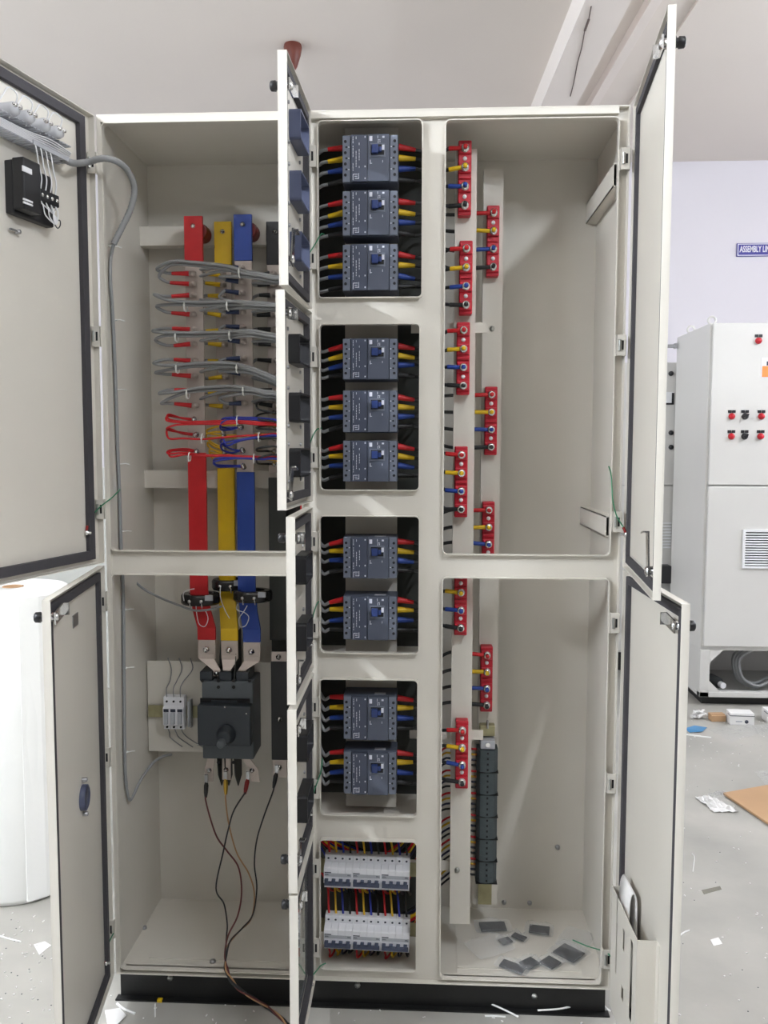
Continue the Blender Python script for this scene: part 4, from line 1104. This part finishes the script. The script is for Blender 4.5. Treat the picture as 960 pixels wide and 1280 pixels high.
for k, (m, rows, Yb, nm) in enumerate(WM):
    for n in range(6):
        r = rows[n]; L = len(r)
        pts = [at(x, y, Yb if j < 2 else (Yb*.4+.150*.6 if j == 2 else .150-.004*(k % 2))) if k != 1 else at(x, y, .236) for j, (x, y) in enumerate(r)]
        bolt = pts[0]
        e = mcb_term(n, k, 1)
        xr = .436+.003*n; yr = .10+.012*k+.002*n
        top = .372 if n < 3 else .372
        pts += [Vector((xr, yr, pts[-1].z-.05)), Vector((xr, yr, .80)), Vector((xr, yr, .45))]
        if n < 3:
            pts += [Vector((xr+.03, .125+.008*k, .352)), Vector((e.x-.045, .095, .325)), Vector((e.x-.010, e.y+.012, e.z+.040)), e+Vector((0, 0, .012)), e+Vector((0, 0, -.006))]
        else:
            pts += [Vector((xr+.01, .150+.006*k, .30)), Vector((e.x-.05, .155, e.z+.10)), Vector((e.x-.012, .118, e.z+.055)), e+Vector((-.002, .004, .014)), e+Vector((0, 0, -.006))]
        t = thing('control_wire', '%s wire from the %s busbar to the %s miniature breaker' % (nm, ['red', 'yellow', 'blue', 'black'][k], MN[n]), 'wire', bolt, group='busbar to miniature breaker wires')
        B().tube(spline(pts, 5), .0026, 7).build('wire', m if not (m == 'wire_blue' and n in (2, 3)) else 'wire_blue', t)
        kk = B(); kk.lathe([(.0068, 0), (.0068, .003), (.004, .0035), (.004, .009), (0, .010)], bolt, (0, -1, 0), 8); kk.build('lug', 'chrome', t)
for x, y, b, side in ((297, 525, 'upper', 'right'), (253, 548, 'middle', 'left'), (324, 546, 'middle', 'right'), (237, 571, 'lower', 'left'), (318, 573, 'lower', 'right')):
    tie(at(x, y, .148), .010, .0105, 'white cable tie on the %s red and blue wire bundle, %s side' % (b, side))
# miniature breakers to the dark terminal strip
OW = ['wire_red', 'wire_yellow', 'wire_navy', 'wire_black']; OWN = ['red', 'yellow', 'dark blue', 'black']
SW_ = ['wire_red', 'wire_orange', 'wire_black', 'cable_dark']
for n in range(6):
    for k in range(4):
        a = mcb_term(n, k, -1)
        z = MODS[n].location.z + (tsh/2-.0008)*(.75-.5*k)
        e = Vector((tsx-.025, .185, z))
        b = a+Vector((rndc.uniform(-.004, .006), .004 if n >= 3 else .010, -.024 if n >= 3 else -.016))
        if n < 3:
            pts = [a+Vector((0, 0, .004)), a+Vector((0, .001, -.008)), b, Vector((a.x+.010, .130, a.z-.050)), Vector((min(a.x+.06, .70), .165+.004*k, a.z-.030)), Vector((.735, .175, a.z*.6+z*.4)), Vector((.775, .185+.003*k, z-.015)), Vector((.82, .186, z)), e]
        else:
            pts = [a+Vector((0, 0, .004)), a+Vector((0, .001, -.010)), b, Vector((a.x+.006, .085+.01*k, max(.010, a.z-.045))), Vector((min(a.x+.05, .70), .160+.006*k, max(.03, a.z-.02))), Vector((.738, .172+.004*k, .08+.01*k)), Vector((.765, .186+.003*k, z-.05)), Vector((.82, .186, z)), e]
        t = thing('outgoing_wire', '%s wire from the %s miniature breaker to the dark terminal strip' % (OWN[k], MN[n]), 'wire', a, group='miniature breaker to strip wires')
        B().tube(spline(pts, 5), .0026, 7).build('wire', OW[k], t)
        B().tube([Vector((.858, .186, z)), e], .0030, 7).build('ferrule_sleeve', SW_[k], t)

# ================================================================== gear on the inside of the upper left door
o, mLU, w, s, thL = DOORS['lu']
def LU(px, py, n):
    return mLU @ dloc('lu', px, py, n)
nLU = mLU.to_3x3() @ Vector((0, 1, 0)); uLU = mLU.to_3x3() @ Vector((1, 0, 0))
# slotted wiring duct
a = dloc('lu', -40, 128, .0); b = dloc('lu', 78, 188, .0)
t = thing('wiring_duct', 'pale slotted wiring duct on the upper left door', 'duct', (0, 0, 0))
t.matrix_basis = mLU.copy()
z0 = (a.z+b.z)/2-.010; u0, u1 = b.x, .46
k = B(); k.box(u0, -thL+.003, z0-.016, u1, -thL+.005, z0+.016); k.build('duct_base', 'mcb_grey', t, True)
uu = u0
while uu < u1-.008:
    for dz in (-1, 1):
        k = B(); k.box(uu, -thL+.004, z0+dz*.016-.001, uu+.0065, .022, z0+dz*.016+.001); k.build('duct_finger', 'mcb_grey', t, True)
    uu += .011
k = B(); k.box(u0, .021, z0-.018, u0+.12, .0235, z0-.010); k.build('duct_cover', 'mcb_grey', t, True)
# bundle of white wires lying in the duct
for j in range(6):
    pts = [mLU @ Vector((u0-.012+.002*j, .004+.003*j, z0-.006+.002*j)), mLU @ Vector((u0+.06, .008+.002*j, z0-.010+.004*j)), mLU @ Vector((u0+.14, .010, z0-.008+.003*j)), mLU @ Vector((.45, .010, z0-.008+.003*j))]
    wire('duct_wire', 'pale wire lying in the slotted duct on the upper left door', pts, .0016, 'wire_white', group='wires in the door duct')
# backs of four pilot lights
for j, (px, py) in enumerate(((10, 137), (29, 147), (49, 157), (66, 166))):
    p = dloc('lu', px, py, .012)
    t = thing('pilot_lamp', 'white back of a pilot light above the duct, %s from the left' % ORD[j], 'pilot light', (0, 0, 0), group='pilot lights on the upper left door')
    t.matrix_basis = mLU @ Matrix.Translation((p.x, -thL+.0025, p.z))
    k = B(); k.lathe([(.0165, 0), (.0165, .007), (.013, .009), (.013, .040), (.011, .046), (0, .048)], (0, 0, 0), (0, 1, 0), 20); k.build('lamp_body', 'lamp_clear', t, True)
    k = B(); k.lathe([(.019, 0), (.019, .006), (.0168, .0062)], (0, 0, 0), (0, 1, 0), 8); k.build('lock_ring', 'white_plastic', t, True)
    for sx in (-1, 1):
        k = B(); k.lathe([(.0045, 0), (.0045, .006), (0, .007)], (sx*.007, .045, .004), (0, 1, 0), 8); k.build('terminal_screw', 'chrome', t, True)
    q = lambda x, y, z: mLU @ Matrix.Translation((p.x, -thL, p.z)) @ Vector((x, y, z))
    wire('lamp_wire', 'clear looped wire over the %s pilot light back' % ORD[j], [q(.007, .052, .004), q(.012, .06, .020), q(.022, .05, .030), q(.033, .045, .012), q(.042, .03, -.016)], .0014, 'wire_white', group='pilot light wires')
# panel meter
p0 = dloc('lu', 66, 276, .0); p1 = dloc('lu', 66, 214, .0)
q0 = dloc('lu', 4, 268, .055)
t = thing('panel_meter', 'black panel meter with white wires on the upper left door', 'meter', (0, 0, 0)); t.matrix_basis = mLU.copy()
um = p0.x+.004; zt = dloc('lu', 40, 204, .03).z; zb = dloc('lu', 40, 272, .03).z+.010
k = B(); k.box(um-.002, -thL+.002, zb-.004, um+.118, .004, zt+.003); k.build('meter_case', 'black_plastic', t, True, .003)
k = B(); k.box(um+.068, .003, zb+.002, um+.118, .030, zt+.006); k.build('meter_body', 'black_plastic', t, True, .003)
k = B(); k.box(um+.002, .003, zb+.034, um+.066, .022, zb+.058); k.build('terminal_row', 'black_plastic', t, True, .002)
for j in range(4):
    B().lathe([(.004, 0), (.004, .002), (0, .003)], (um+.010+.0150*j, .022, zb+.046), (0, 1, 0), 8).build('terminal_screw', 'chrome', t, True)
for j, z in enumerate((zb+.016, zt-.018)):
    for dz in ((-.003, .003) if j == 0 else (0,)):
        k = B(); k.box(um+.096, .0295, z+dz-.0018 if j == 0 else z-.005, um+.122, .032, z+dz+.0018 if j == 0 else z+.005); k.build('white_strap', 'wire_white', t, True)
mw = lambda u, n, z: mLU @ Vector((u, n, z))
for j in range(4):
    u = um+.055-.0150*j
    wire('meter_wire', 'white wire from the duct into the top of the meter terminals, %s one' % ORD[j], [mw(u+.016, .012, z0-.010), mw(u+.016, .022, z0-.020), mw(u+.010, .024, zt+.004), mw(u+.003, .024, zb+.078), mw(u, .018, zb+.056)], .0015, 'wire_white', group='meter wires')
    wire('meter_wire', 'white wire looped below the meter terminals, %s one' % ORD[j], [mw(u, .018, zb+.036), mw(u+.003, .026, zb+.022), mw(u-.004+.003*j, .026, zb+.006), mw(um+.022, .026, zb-.004), mw(um+.014+.003*j, .022, zb+.012), mw(u-.004, .016, zb+.032)], .0014, 'wire_white', group='meter wires')
wire('loose_wire_loop', 'small dark loop of wire at the lower right of the meter', [mw(um+.002, .01, zb+.006), mw(um-.006, .015, zb+.012), mw(um-.012, .012, zb+.004), mw(um-.006, .01, zb-.004), mw(um+.004, .01, zb+.002)], .0012, 'cable_dark')
pp = dloc('lu', 21, 290, -.012)
k = B(Matrix.Identity(4)); k.m = mLU @ Matrix.Translation((pp.x, -thL+.003, pp.z)); k.lathe([(.005, 0), (.004, .010), (0, .011)], (0, 0, 0), (0, 1, 0), 10); k.box(0, .004, -.002, .024, .008, .002)
tag(k.build('door_stud', 'steel'), 'small bright stud below the black meter', 'stud')
# wrapped harness from the door into the panel
pts = [mw(u0+.02, .012, z0-.012), LU(80, 199, .014), LU(92, 204, .022), at(107, 203, -.050), at(130, 198, -.052), at(150, 204, -.030), at(163, 219, .005), at(168, 238, .030), at(163, 262, .040), at(152, 285, .040), at(142, 305, .036)]
sp = spline(pts, 10)
t = thing('door_harness', 'thick grey wrapped harness arching from the left door into the panel', 'cable', pts[-1])
B().tube(sp, [.0068+.0006*(i % 2) for i in range(len(sp))], 12).build('harness_wrap', 'cable_grey', t)
WX = lambda px, py, dx=.009: at_plane(px, py, Vector((dx, 0, 0)), Vector((1, 0, 0)))
run = [at(142, 305, .036)] + [WX(x, y) for x, y in ((138.5, 322), (138, 350), (141, 395), (144.5, 480), (147, 560), (149.5, 620), (151.5, 690), (154, 740), (155, 850), (156, 950), (158, 985))]
B().tube(spline(run, 6), .0042, 8).build('harness_tail', 'cable_grey', t)
B().tube(spline([WX(158, 985), WX(163, 1000, .012), WX(176, 975, .02), at(190, 955, .16), at(203, 946, .20), at(214, 943, .235)], 8), .0036, 8).build('harness_tail', 'cable_grey', t)
for j, (px, py) in enumerate(((139, 308), (143, 400), (146, 487), (149, 580), (152, 664), (155, 722+40), (155.5, 835), (156.5, 940))):
    p = WX(px, py, .008); t = thing('wall_tie', 'white cable tie on the left wall cable, %s from the top' % ORD[j], 'cable tie', p, group='ties on the left wall cable')
    B().tube([p+Vector((.006*math.cos(a*PI/5), .007*math.sin(a*PI/5), 0)) for a in range(11)], .0015, 5).build('band', 'tie_white', t)
    B().tube([p+Vector((.004, -.004, 0)), p+Vector((.014, .004, .001)), p+Vector((.020, .012, -.001))], .0013, 5).build('tie_tail', 'tie_white', t)

# ================================================================== green earth wires with red lugs between doors and frame
def earth(lab, pts, lug_at, stud_at=None):
    t = thing('earth_wire', lab, 'wire', pts[0], group='green earth wires')
    B().tube(spline(pts, 8), .0015, 6).build('wire', 'wire_green', t)
    d = (Vector(lug_at[1])-Vector(lug_at[0]))
    B().tube([lug_at[0], lug_at[1]], .0030, 8).build('lug_sleeve', 'clip_red', t)
    B().lathe([(.006, 0), (.006, .004), (.003, .005), (.003, .012), (0, .013)], lug_at[1], (lug_at[2] if len(lug_at) > 2 else (0, -1, 0)), 8).build('stud', 'chrome', t)
def DW(key, px, py, n=-.010):
    return DOORS[key][1] @ dloc(key, px, py, n)
nrm = lambda key: DOORS[key][1].to_3x3() @ Vector((0, 1, 0))
earth('green earth wire at the bottom of the upper left door', [at(150, 612, .03), at(140, 622, -.012), at(126, 633, -.020), at(115, 645, -.03), DW('lu', 109, 658)], (DW('lu', 109, 657), DW('lu', 108, 666), nrm('lu')))
earth('green earth wire at the bottom of the lower left door', [at(146, 1160, .02), at(140, 1170, -.02), at(135, 1182, -.03), DW('ll', 133, 1195)], (DW('ll', 133, 1194), DW('ll', 132, 1204), nrm('ll')))
FE = [('f1', 'top', [(405, 293), (401, 293), (394, 305), (386, 318), (382, 330)], (381, 337)), ('f2', 'second', [(402, 535), (395, 538), (388, 553), (384, 572), (382, 584)], (382, 591)),
      ('f3', 'third', [(401, 751), (396, 755), (390, 775), (386, 795), (385, 800)], (385, 807)), ('f4', 'fourth', [(403, 948), (401, 965), (394, 985), (388, 1003), (384, 1012)], (384.5, 1016)),
      ('f5', 'bottom', [(407, 1204), (401, 1207), (396, 1213), (390, 1220), (386, 1224)], (385, 1228))]
for key, nm, pl, lg in FE:
    pts = [at(x, y, (.010, -.004, -.014, -.022, -.030)[j]) for j, (x, y) in enumerate(pl)]
    e = pts[-1]+Vector((0, -.004, -.010))
    earth('thin green earth wire beside the %s feeder compartment' % nm, pts, (pts[-1], e, (1, 0, 0)))
earth('green earth wire at the bottom of the upper right door', [at(761, 583, .02), at(764, 595, -.004), at(766, 625, -.016), at(771, 645, -.020), at(780, 660, -.025)], (at(779, 659, -.025), at(783, 668, -.025), nrm('ru')))
earth('green earth wire crossing the hinge of the lower right door', [at(716, 1175, .08), at(735, 1183, .04), at(757, 1190, -.004), at(766, 1200, -.018), at(771, 1213, -.022)], (at(771, 1212, -.022), at(774, 1226, -.022), nrm('rl')))

# ================================================================== document pocket on the lower right door
o, mRL, w, s, thR = DOORS['rl']
pu0, pu1 = .075, .285
ztp = DW('rl', 797, 1130).z; zbt = .02
nP = .040
g = B()
g.plate(-pu1, -pu0, zbt, ztp, [(-.128, -.118, .12, .30), (-.190, -.175, .21, .255), (-.255, -.235, .10, .27), (-.190, -.172, .10, .13)], nP-thR, nP-thR+.0015)
g.box(-pu1, -thR+.0025, zbt, -pu1+.0015, nP-thR, ztp); g.box(-pu0-.0015, -thR+.0025, zbt, -pu0, nP-thR, ztp); g.box(-pu1, -thR+.0025, zbt, -pu0, nP-thR, zbt+.0015)
g.box(-pu1-.018, -thR+.0025, zbt, -pu1, -thR+.004, ztp)
g.build('document_pocket', 'powder', o, True)
# folded paper drawing tucked in the pocket
R_ = lambda u, n, z: mRL @ Vector((-u, n-thR, z))
k = B(); prof = []
zt2 = DW('rl', 789, 1092).z; L = []
for i in range(13):
    a = PI*i/12
    L.append((.024-.016*math.cos(a), .016*math.sin(a)))
V = []; cols = []
path = [(.010, ztp-.10), (.012, zt2-.03)] + [(.012+.009*(1-math.cos(PI*i/8)), zt2-.03+.030*math.sin(PI*i/8)) for i in range(1, 8)] + [(.030, zt2-.03), (.032, ztp-.03), (.036, ztp-.07)]
th_ = .0022
for u in (.095, .175):
    for n_, z in path: V.append(R_(u, n_, z))
m_ = len(path)
F = [(i, i+1, m_+i+1, m_+i) for i in range(m_-1)]
k._add(V, F, True)
pa = k.build('folded_paper', 'paper'); tag(pa, 'folded white paper tucked into the door pocket', 'paper')
sm = pa.modifiers.new('Solidify', 'SOLIDIFY'); sm.thickness = .003

# ================================================================== test leads clipped to the switch tags
def clip(p, d, m, parent):
    d = Vector(d).normalized(); p = Vector(p)
    k = B(); k.tube([p, p+d*.012, p+d*.030, p+d*.044], [.003, .0065, .0060, .0035], 10, flat=.7); k.build('clip_boot', m, parent)
    k = B(); k.box(p.x-.004, p.y-.003, p.z-.004, p.x+.004, p.y+.003, p.z+.016); k.build('clip_jaw', 'steel', parent)
LEADS = [('black crocodile clip lead on the left switch tag', (258, 976), (-.05, 0, -1), 'clip_black', 'wire_red_dark', [(257, 1000), (262, 1020), (271, 1046), (284, 1064), (298, 1084), (302, 1115), (297, 1145), (285, 1170), (281, 1195)]),
         ('red crocodile clip lead on the right switch tag', (310, 972), (-.2, 0, -1), 'clip_red', 'wire_black', [(305, 993), (292, 1014), (285, 1038), (279, 1065), (270, 1110), (280, 1130), (284, 1155), (283, 1172), (282, 1195)]),
         ('black crocodile clip lead on the neutral link', (346, 964), (-.2, 0, -1), 'clip_black', 'wire_black', [(341, 990), (330, 1020), (321, 1050), (318, 1080), (321, 1110), (316, 1143), (303, 1160), (288, 1176), (283, 1195)]),
         ('tan test lead hanging from the middle switch tag', (282, 972), (0, 0, -1), 'brass', 'wire_tan', [(282, 1000), (286, 1030), (296, 1066), (311, 1092), (318, 1118), (314, 1148), (298, 1165), (284, 1183), (282, 1197)])]
mat('wire_red_dark', (96, 40, 38), 0.45); mat('wire_tan', (176, 136, 96), 0.45)
tailpx = [(283, 1213, -.006), (289, 1226, -.020), (300, 1238, -.032), (316, 1248, -.044), (334, 1260, None), (350, 1272, None), (362, 1284, None), (374, 1302, None)]
for j, (lab, c, d, cm, wmn, path) in enumerate(LEADS):
    p = at(*c, .150)
    t = thing('test_lead', lab, 'test lead', p, group='test leads')
    clip(p, d, cm, t)
    pts = [p+Vector(d).normalized()*.042] + [at(x, y, .145-.14*((i+1)/len(path))**2.2) for i, (x, y) in enumerate(path)]
    for i, (x, y, Y) in enumerate(tailpx):
        q = at(x, y, Y) if Y is not None else on_floor(x, y, .004)
        ang = i*1.9+j*PI/2
        pts.append(q+Vector((.004*math.cos(ang), .003*math.sin(ang) if Y is not None else 0, (.003*math.sin(ang) if Y is None else 0)+.0015)))
    B().tube(spline(pts, 8), .0021, 6).build('lead_wire', wmn, t)

# ================================================================== plastic bags with black plates on the right bay floor
def bag(c, sx, sy, rot, seed, h=.012, m='film_milky', name='plastic_bag'):
    r = random.Random(seed); n = 14; k = B(Matrix.Translation(c) @ Matrix.Rotation(rot, 4, 'Z')); V = []
    for side in (1, -1):
        for i in range(n+1):
            for j in range(n+1):
                u, v = 2*i/n-1, 2*j/n-1
                e = max(0, (1-u**4)*(1-v**4))
                z = side*h*.5*(e**.5) + h*.5 + (r.uniform(-.0022, .0022) if e > 0 and side > 0 else 0)
                if side > 0: z += .3*h*math.sin(5*u+3*v+seed)*e
                V.append((u*sx*(1-.05*v*v), v*sy*(1-.05*u*u), max(.0004, z)))
    F = []; N = n+1
    for s2 in (0, 1):
        for i in range(n):
            for j in range(n):
                q = [s2*N*N+i*N+j, s2*N*N+(i+1)*N+j, s2*N*N+(i+1)*N+j+1, s2*N*N+i*N+j+1]
                F.append(q if s2 == 0 else q[::-1])
    k._add(V, F, True)
    return k.build(name, m)
BF = .0052
PL = [(616, 1158, .034, .020, .1, 'at the back left'), (632, 1176, .015, .012, .5, 'small, middle left'), (649, 1171, .018, .010, -.6, 'small, in the middle'), (674, 1162, .026, .018, -.2, 'at the back right'),
      (711, 1191, .030, .026, -.75, 'largest, at the right'), (641, 1208, .030, .015, -.5, 'at the front left'), (662, 1204, .017, .020, -.9, 'at the front middle'), (688, 1203, .019, .019, -.8, 'right of the front middle')]
for j, (px, py, sx, sy, rot, lab) in enumerate(PL):
    p = at_z(px, py, BF+.006)
    k = B(Matrix.Translation((p.x, p.y, BF+.004)) @ Matrix.Rotation(rot, 4, 'Z')); k.box(-sx, -sy, 0, sx, sy, .004)
    tag(k.build('black_plate', 'black_plastic', bevel=.001), 'black plastic plate in a bag on the cabinet floor, %s' % lab, 'plate', 'bagged black plates')
    tag(bag(Vector((p.x, p.y, BF)), sx*1.45, sy*1.55, rot, j, .016), 'clear plastic bag round the black plate, %s' % lab, 'bag', 'plastic bags on the cabinet floor')
p = at_z(612, 1187, BF); tag(bag(Vector((p.x, p.y, BF)), .055, .04, .5, 21, .02), 'clear bag shape standing for the rail reflection, front left of the bagged plates', 'bag', 'plastic bags on the cabinet floor')  # bag shape added for the hazy reflection of the rail in the tray
p = at_z(724, 1178, BF); tag(bag(Vector((p.x-.01, p.y, BF)), .04, .05, -.5, 22, .016), 'crumpled empty clear bag beside the right wall hinge', 'bag', 'plastic bags on the cabinet floor')

# ================================================================== litter on the workshop floor
def bit(pts, r, m, lab, cat='cable tie', name='tie_offcut', h=.0018):
    return tag(B().tube(spline([on_floor(x, y, h) for x, y in pts], 5), r, 6, flat=.6).build(name, m), lab, cat, 'white tie offcuts on the floor')
bit([(612, 1254), (630, 1262), (648, 1271)], .0022, 'tie_white', 'white tie offcut slanting down at the foot of the right plinth', h=.012)
bit([(672, 1263), (700, 1261), (725, 1256), (745, 1257)], .0022, 'tie_white', 'long curved white tie offcut below the right plinth', h=.012)
bit([(606, 1270), (618, 1270), (632, 1271)], .0020, 'tie_white', 'short straight white tie offcut below the right plinth')
bit([(499, 1258), (520, 1260), (542, 1262)], .0020, 'tie_white', 'thin white tie offcut below the middle of the plinth')
bit([(752, 1254), (758, 1260), (763, 1264)], .0020, 'tie_white', 'short white tie offcut at the right plinth end', h=.01)
bit([(146, 1254), (155, 1261), (169, 1267)], .0030, 'tie_white', 'white offcut lying left below the plinth')
bit([(194, 1255), (194, 1263), (194, 1271)], .0020, 'tie_white', 'upright white offcut left below the plinth')
bit([(0, 1170), (10, 1173), (26, 1177)], .0020, 'tie_white', 'thin white offcut on the floor at the far left')
bit([(865, 1067), (868, 1072), (866, 1090)], .0016, 'tie_white', 'thin pale scratchy thread on the right floor', 'thread', 'floor_thread')
bit([(847, 1171), (856, 1165), (862, 1163)], .0022, 'tie_white', 'short bent white offcut on the right floor')
p = on_floor(200, 1252)
tag(B(Matrix.Translation((p.x, p.y, FLOOR))).box(-.006, -.005, 0, .006, .005, .007).build('yellow_scrap', 'sleeve_yellow', bevel=.001), 'tiny yellow scrap on the floor by the left plinth', 'scrap')
def sheet(pxs, lab, m='paper', name='paper_scrap', th=.0012, cat='paper', lift=0.0, group=None):
    q = [on_floor(x, y) for x, y in pxs]
    k = B(); n = len(q); rz = [random.uniform(0, lift) for _ in q]
    k._add([v+Vector((0, 0, .0004+rz[i])) for i, v in enumerate(q)]+[v+Vector((0, 0, th+rz[i])) for i, v in enumerate(q)], [tuple(range(n)), tuple(range(2*n-1, n-1, -1))]+[(i, n+i, n+(i+1) % n, (i+1) % n) for i in range(n)])
    return tag(k.build(name, m), lab, cat, group)
sheet([(42, 1181), (56, 1177), (64, 1182), (49, 1194)], 'square white paper scrap on the left floor')
sheet([(131, 1266), (150, 1262), (158, 1270), (144, 1286), (134, 1280)], 'pale crumpled scrap below the left plinth end', lift=.01)
sheet([(888, 1175), (898, 1172), (903, 1180), (892, 1183)], 'small white paper scrap on the right floor')
sheet([(877, 1113), (900, 1108), (902, 1112), (880, 1118)], 'grey tape strip on the right floor', 'tape_clear', 'tape_strip', cat='tape')
# cardboard sheet
c0 = [on_floor(904, 994), on_floor(1010, 975), on_floor(1040, 1040), on_floor(975, 1042)]
k = B(); k._add([v+Vector((0, 0, .002)) for v in c0]+[v+Vector((0, 0, .010)) for v in c0], [(0, 1, 2, 3), (7, 6, 5, 4)]+[(i, 4+i, 4+(i+1) % 4, (i+1) % 4) for i in range(4)])
cb = thing('cardboard_sheet', 'brown corrugated cardboard sheet lying on the right floor', 'cardboard', c0[0])
k.build('top_sheet', 'cardboard', cb)
k = B(); q = [v+Vector((.02, -.012, 0)) for v in (c0[0], c0[0].lerp(c0[1], .3), c0[3].lerp(c0[2], .3), c0[3])]
k._add([v+Vector((0, 0, .0005)) for v in q]+[v+Vector((0, 0, .0018)) for v in q], [(0, 1, 2, 3), (7, 6, 5, 4)]+[(i, 4+i, 4+(i+1) % 4, (i+1) % 4) for i in range(4)]); k.build('under_sheet', 'cardboard', cb)
def film(pxs, lab, seed, m='film_milky', h=.02):
    q = [on_floor(x, y) for x, y in pxs]; r = random.Random(seed); n = 10; k = B(); V = []
    for i in range(n+1):
        for j in range(n+1):
            u, v = i/n, j/n
            p = q[0].lerp(q[1], u).lerp(q[3].lerp(q[2], u), v)
            e = min(1, 4*u*(1-u)*4*v*(1-v))
            V.append(p+Vector((r.uniform(-.004, .004), r.uniform(-.004, .004), .001+r.uniform(0, h)*(.25+.75*e))))
    k._add(V, [(i*(n+1)+j, (i+1)*(n+1)+j, (i+1)*(n+1)+j+1, i*(n+1)+j+1) for i in range(n) for j in range(n)], False)
    return tag(k.build('plastic_film', m), lab, 'plastic film', 'crumpled films on the right floor')
film([(870, 998), (886, 996), (924, 1016), (893, 1016)], 'crumpled white film in front of the cardboard', 1, 'paper', .03)
film([(884, 912), (940, 902), (948, 918), (915, 928)], 'wide clear film below the white box', 2)
film([(940, 908), (975, 905), (975, 925), (948, 920)], 'clear film at the right edge below the grey cabinet', 3)
film([(944, 965), (985, 960), (990, 985), (955, 982)], 'clear film above the cardboard at the right edge', 4)
film([(884, 993), (905, 990), (915, 996), (893, 1001)], 'small clear film scrap behind the crumpled white film', 5)
sheet([(856, 912), (868, 908), (884, 910), (878, 916), (862, 916)], 'blue sheet scrap on the floor near the grey cabinet', 'blue_sheet', 'blue_scrap', cat='scrap', lift=.006)
bit([(856, 918), (872, 920), (889, 922)], .004, 'tie_white', 'white strip below the blue scrap', 'strip', 'white_strip')
p = on_floor(926, 905)
t = thing('carton', 'small white carton in front of the grey cabinet base', 'box', p, (0, 0, -.05))
B().box(-.056, -.02, 0, .056, .05, .058).build('carton_body', 'paper', t, True, .002)
B().box(-.057, -.021, .044, .057, .02, .047).build('lid_gap', 'print_dark', t, True)
B().lathe([(.009, 0), (.009, .001), (0, .001)], (.02, -.0202, .018), (0, -1, 0), 12).build('printed_mark', 'print_dark', t, True)
B().box(-.03, -.0208, .015, .0, -.0198, .021).build('printed_mark', 'mcb_grey', t, True)
p = on_floor(962, 902)
t = thing('carton', 'white carton cut off by the right picture edge', 'box', p)
B().box(-.02, -.02, 0, .09, .05, .06).build('carton_body', 'paper', t, True, .002); B().box(-.021, -.021, .045, .091, .02, .048).build('lid_gap', 'print_dark', t, True)
p = on_floor(897, 901)
t = thing('brown_box', 'small brown cardboard box beside the white carton', 'box', p, (0, 0, .1))
B().box(-.035, -.015, 0, .035, .03, .030).build('box_body', 'cardboard', t, True, .002); B().box(-.035, -.001, .030, .035, .031, .033).build('box_lid', 'cardboard', t, True)
p = on_floor(872, 898)
k = B(); r5 = random.Random(5)
for j in range(16):
    c = p+Vector((r5.uniform(-.035, .04), r5.uniform(-.02, .02), r5.uniform(.008, .035))); k.tube([c, c+Vector((r5.uniform(-.03, .03), r5.uniform(-.02, .02), r5.uniform(-.012, .01)))], r5.uniform(.004, .009), 6)
tag(k.build('white_clump', 'paper'), 'clump of white scraps beside the grey cabinet foot', 'scrap')
p = on_floor(903, 875)
t = thing('bottle', 'dark bottle with a white cap lying in the grey cabinet base', 'bottle', at(898, 862, BY+.12))
q0 = at(888, 858, BY+.2); q1 = at(900, 868, BY+.10); q0.z = q1.z = bb+.045
B().tube([q0, q0.lerp(q1, .75), q0.lerp(q1, .9), q1], [.030, .030, .016, .014], 14).build('bottle_body', 'cable_dark', t)
B().cyl(q1, q1+(q1-q0).normalized()*.03, .016, n=12).build('bottle_cap', 'white_plastic', t)
# small floor debris specks around the roll and the right floor: uncountable grit
r9 = random.Random(9); k = B()
for (xa, xb, ya, yb, n) in ((0, 70, 1140, 1280, 40), (80, 140, 1225, 1280, 18), (860, 960, 900, 960, 40), (840, 960, 960, 1280, 36), (150, 760, 1256, 1280, 22)):
    for _ in range(n):
        p = on_floor(r9.uniform(xa, xb), r9.uniform(ya, yb)); a = r9.uniform(0, PI); l = r9.uniform(.001, .0042); wd = r9.uniform(.0008, .0018)
        ca, sa = math.cos(a), math.sin(a)
        k._add([p+Vector((x*ca-y*sa, x*sa+y*ca, z)) for z in (.0003, .0022) for x, y in ((-l, -wd), (l, -wd), (l, wd), (-l, wd))], [(0, 1, 2, 3), (7, 6, 5, 4), (0, 4, 5, 1), (1, 5, 6, 2), (2, 6, 7, 3), (3, 7, 4, 0)])
stuff(tag(k.build('floor_grit', 'paper'), 'scattered pale grit and clippings on the concrete floor', 'grit'))
r9 = random.Random(19); k = B()
for (xa, xb, ya, yb, n) in ((0, 70, 1140, 1280, 16), (840, 960, 940, 1280, 14)):
    for _ in range(n):
        p = on_floor(r9.uniform(xa, xb), r9.uniform(ya, yb)); k.lathe([(.0019, 0), (.0014, .0012), (0, .0015)], p, (0, 0, 1), 5)
stuff(tag(k.build('dark_grit', 'switch_grey'), 'scattered dark specks of dirt on the concrete floor', 'grit'))
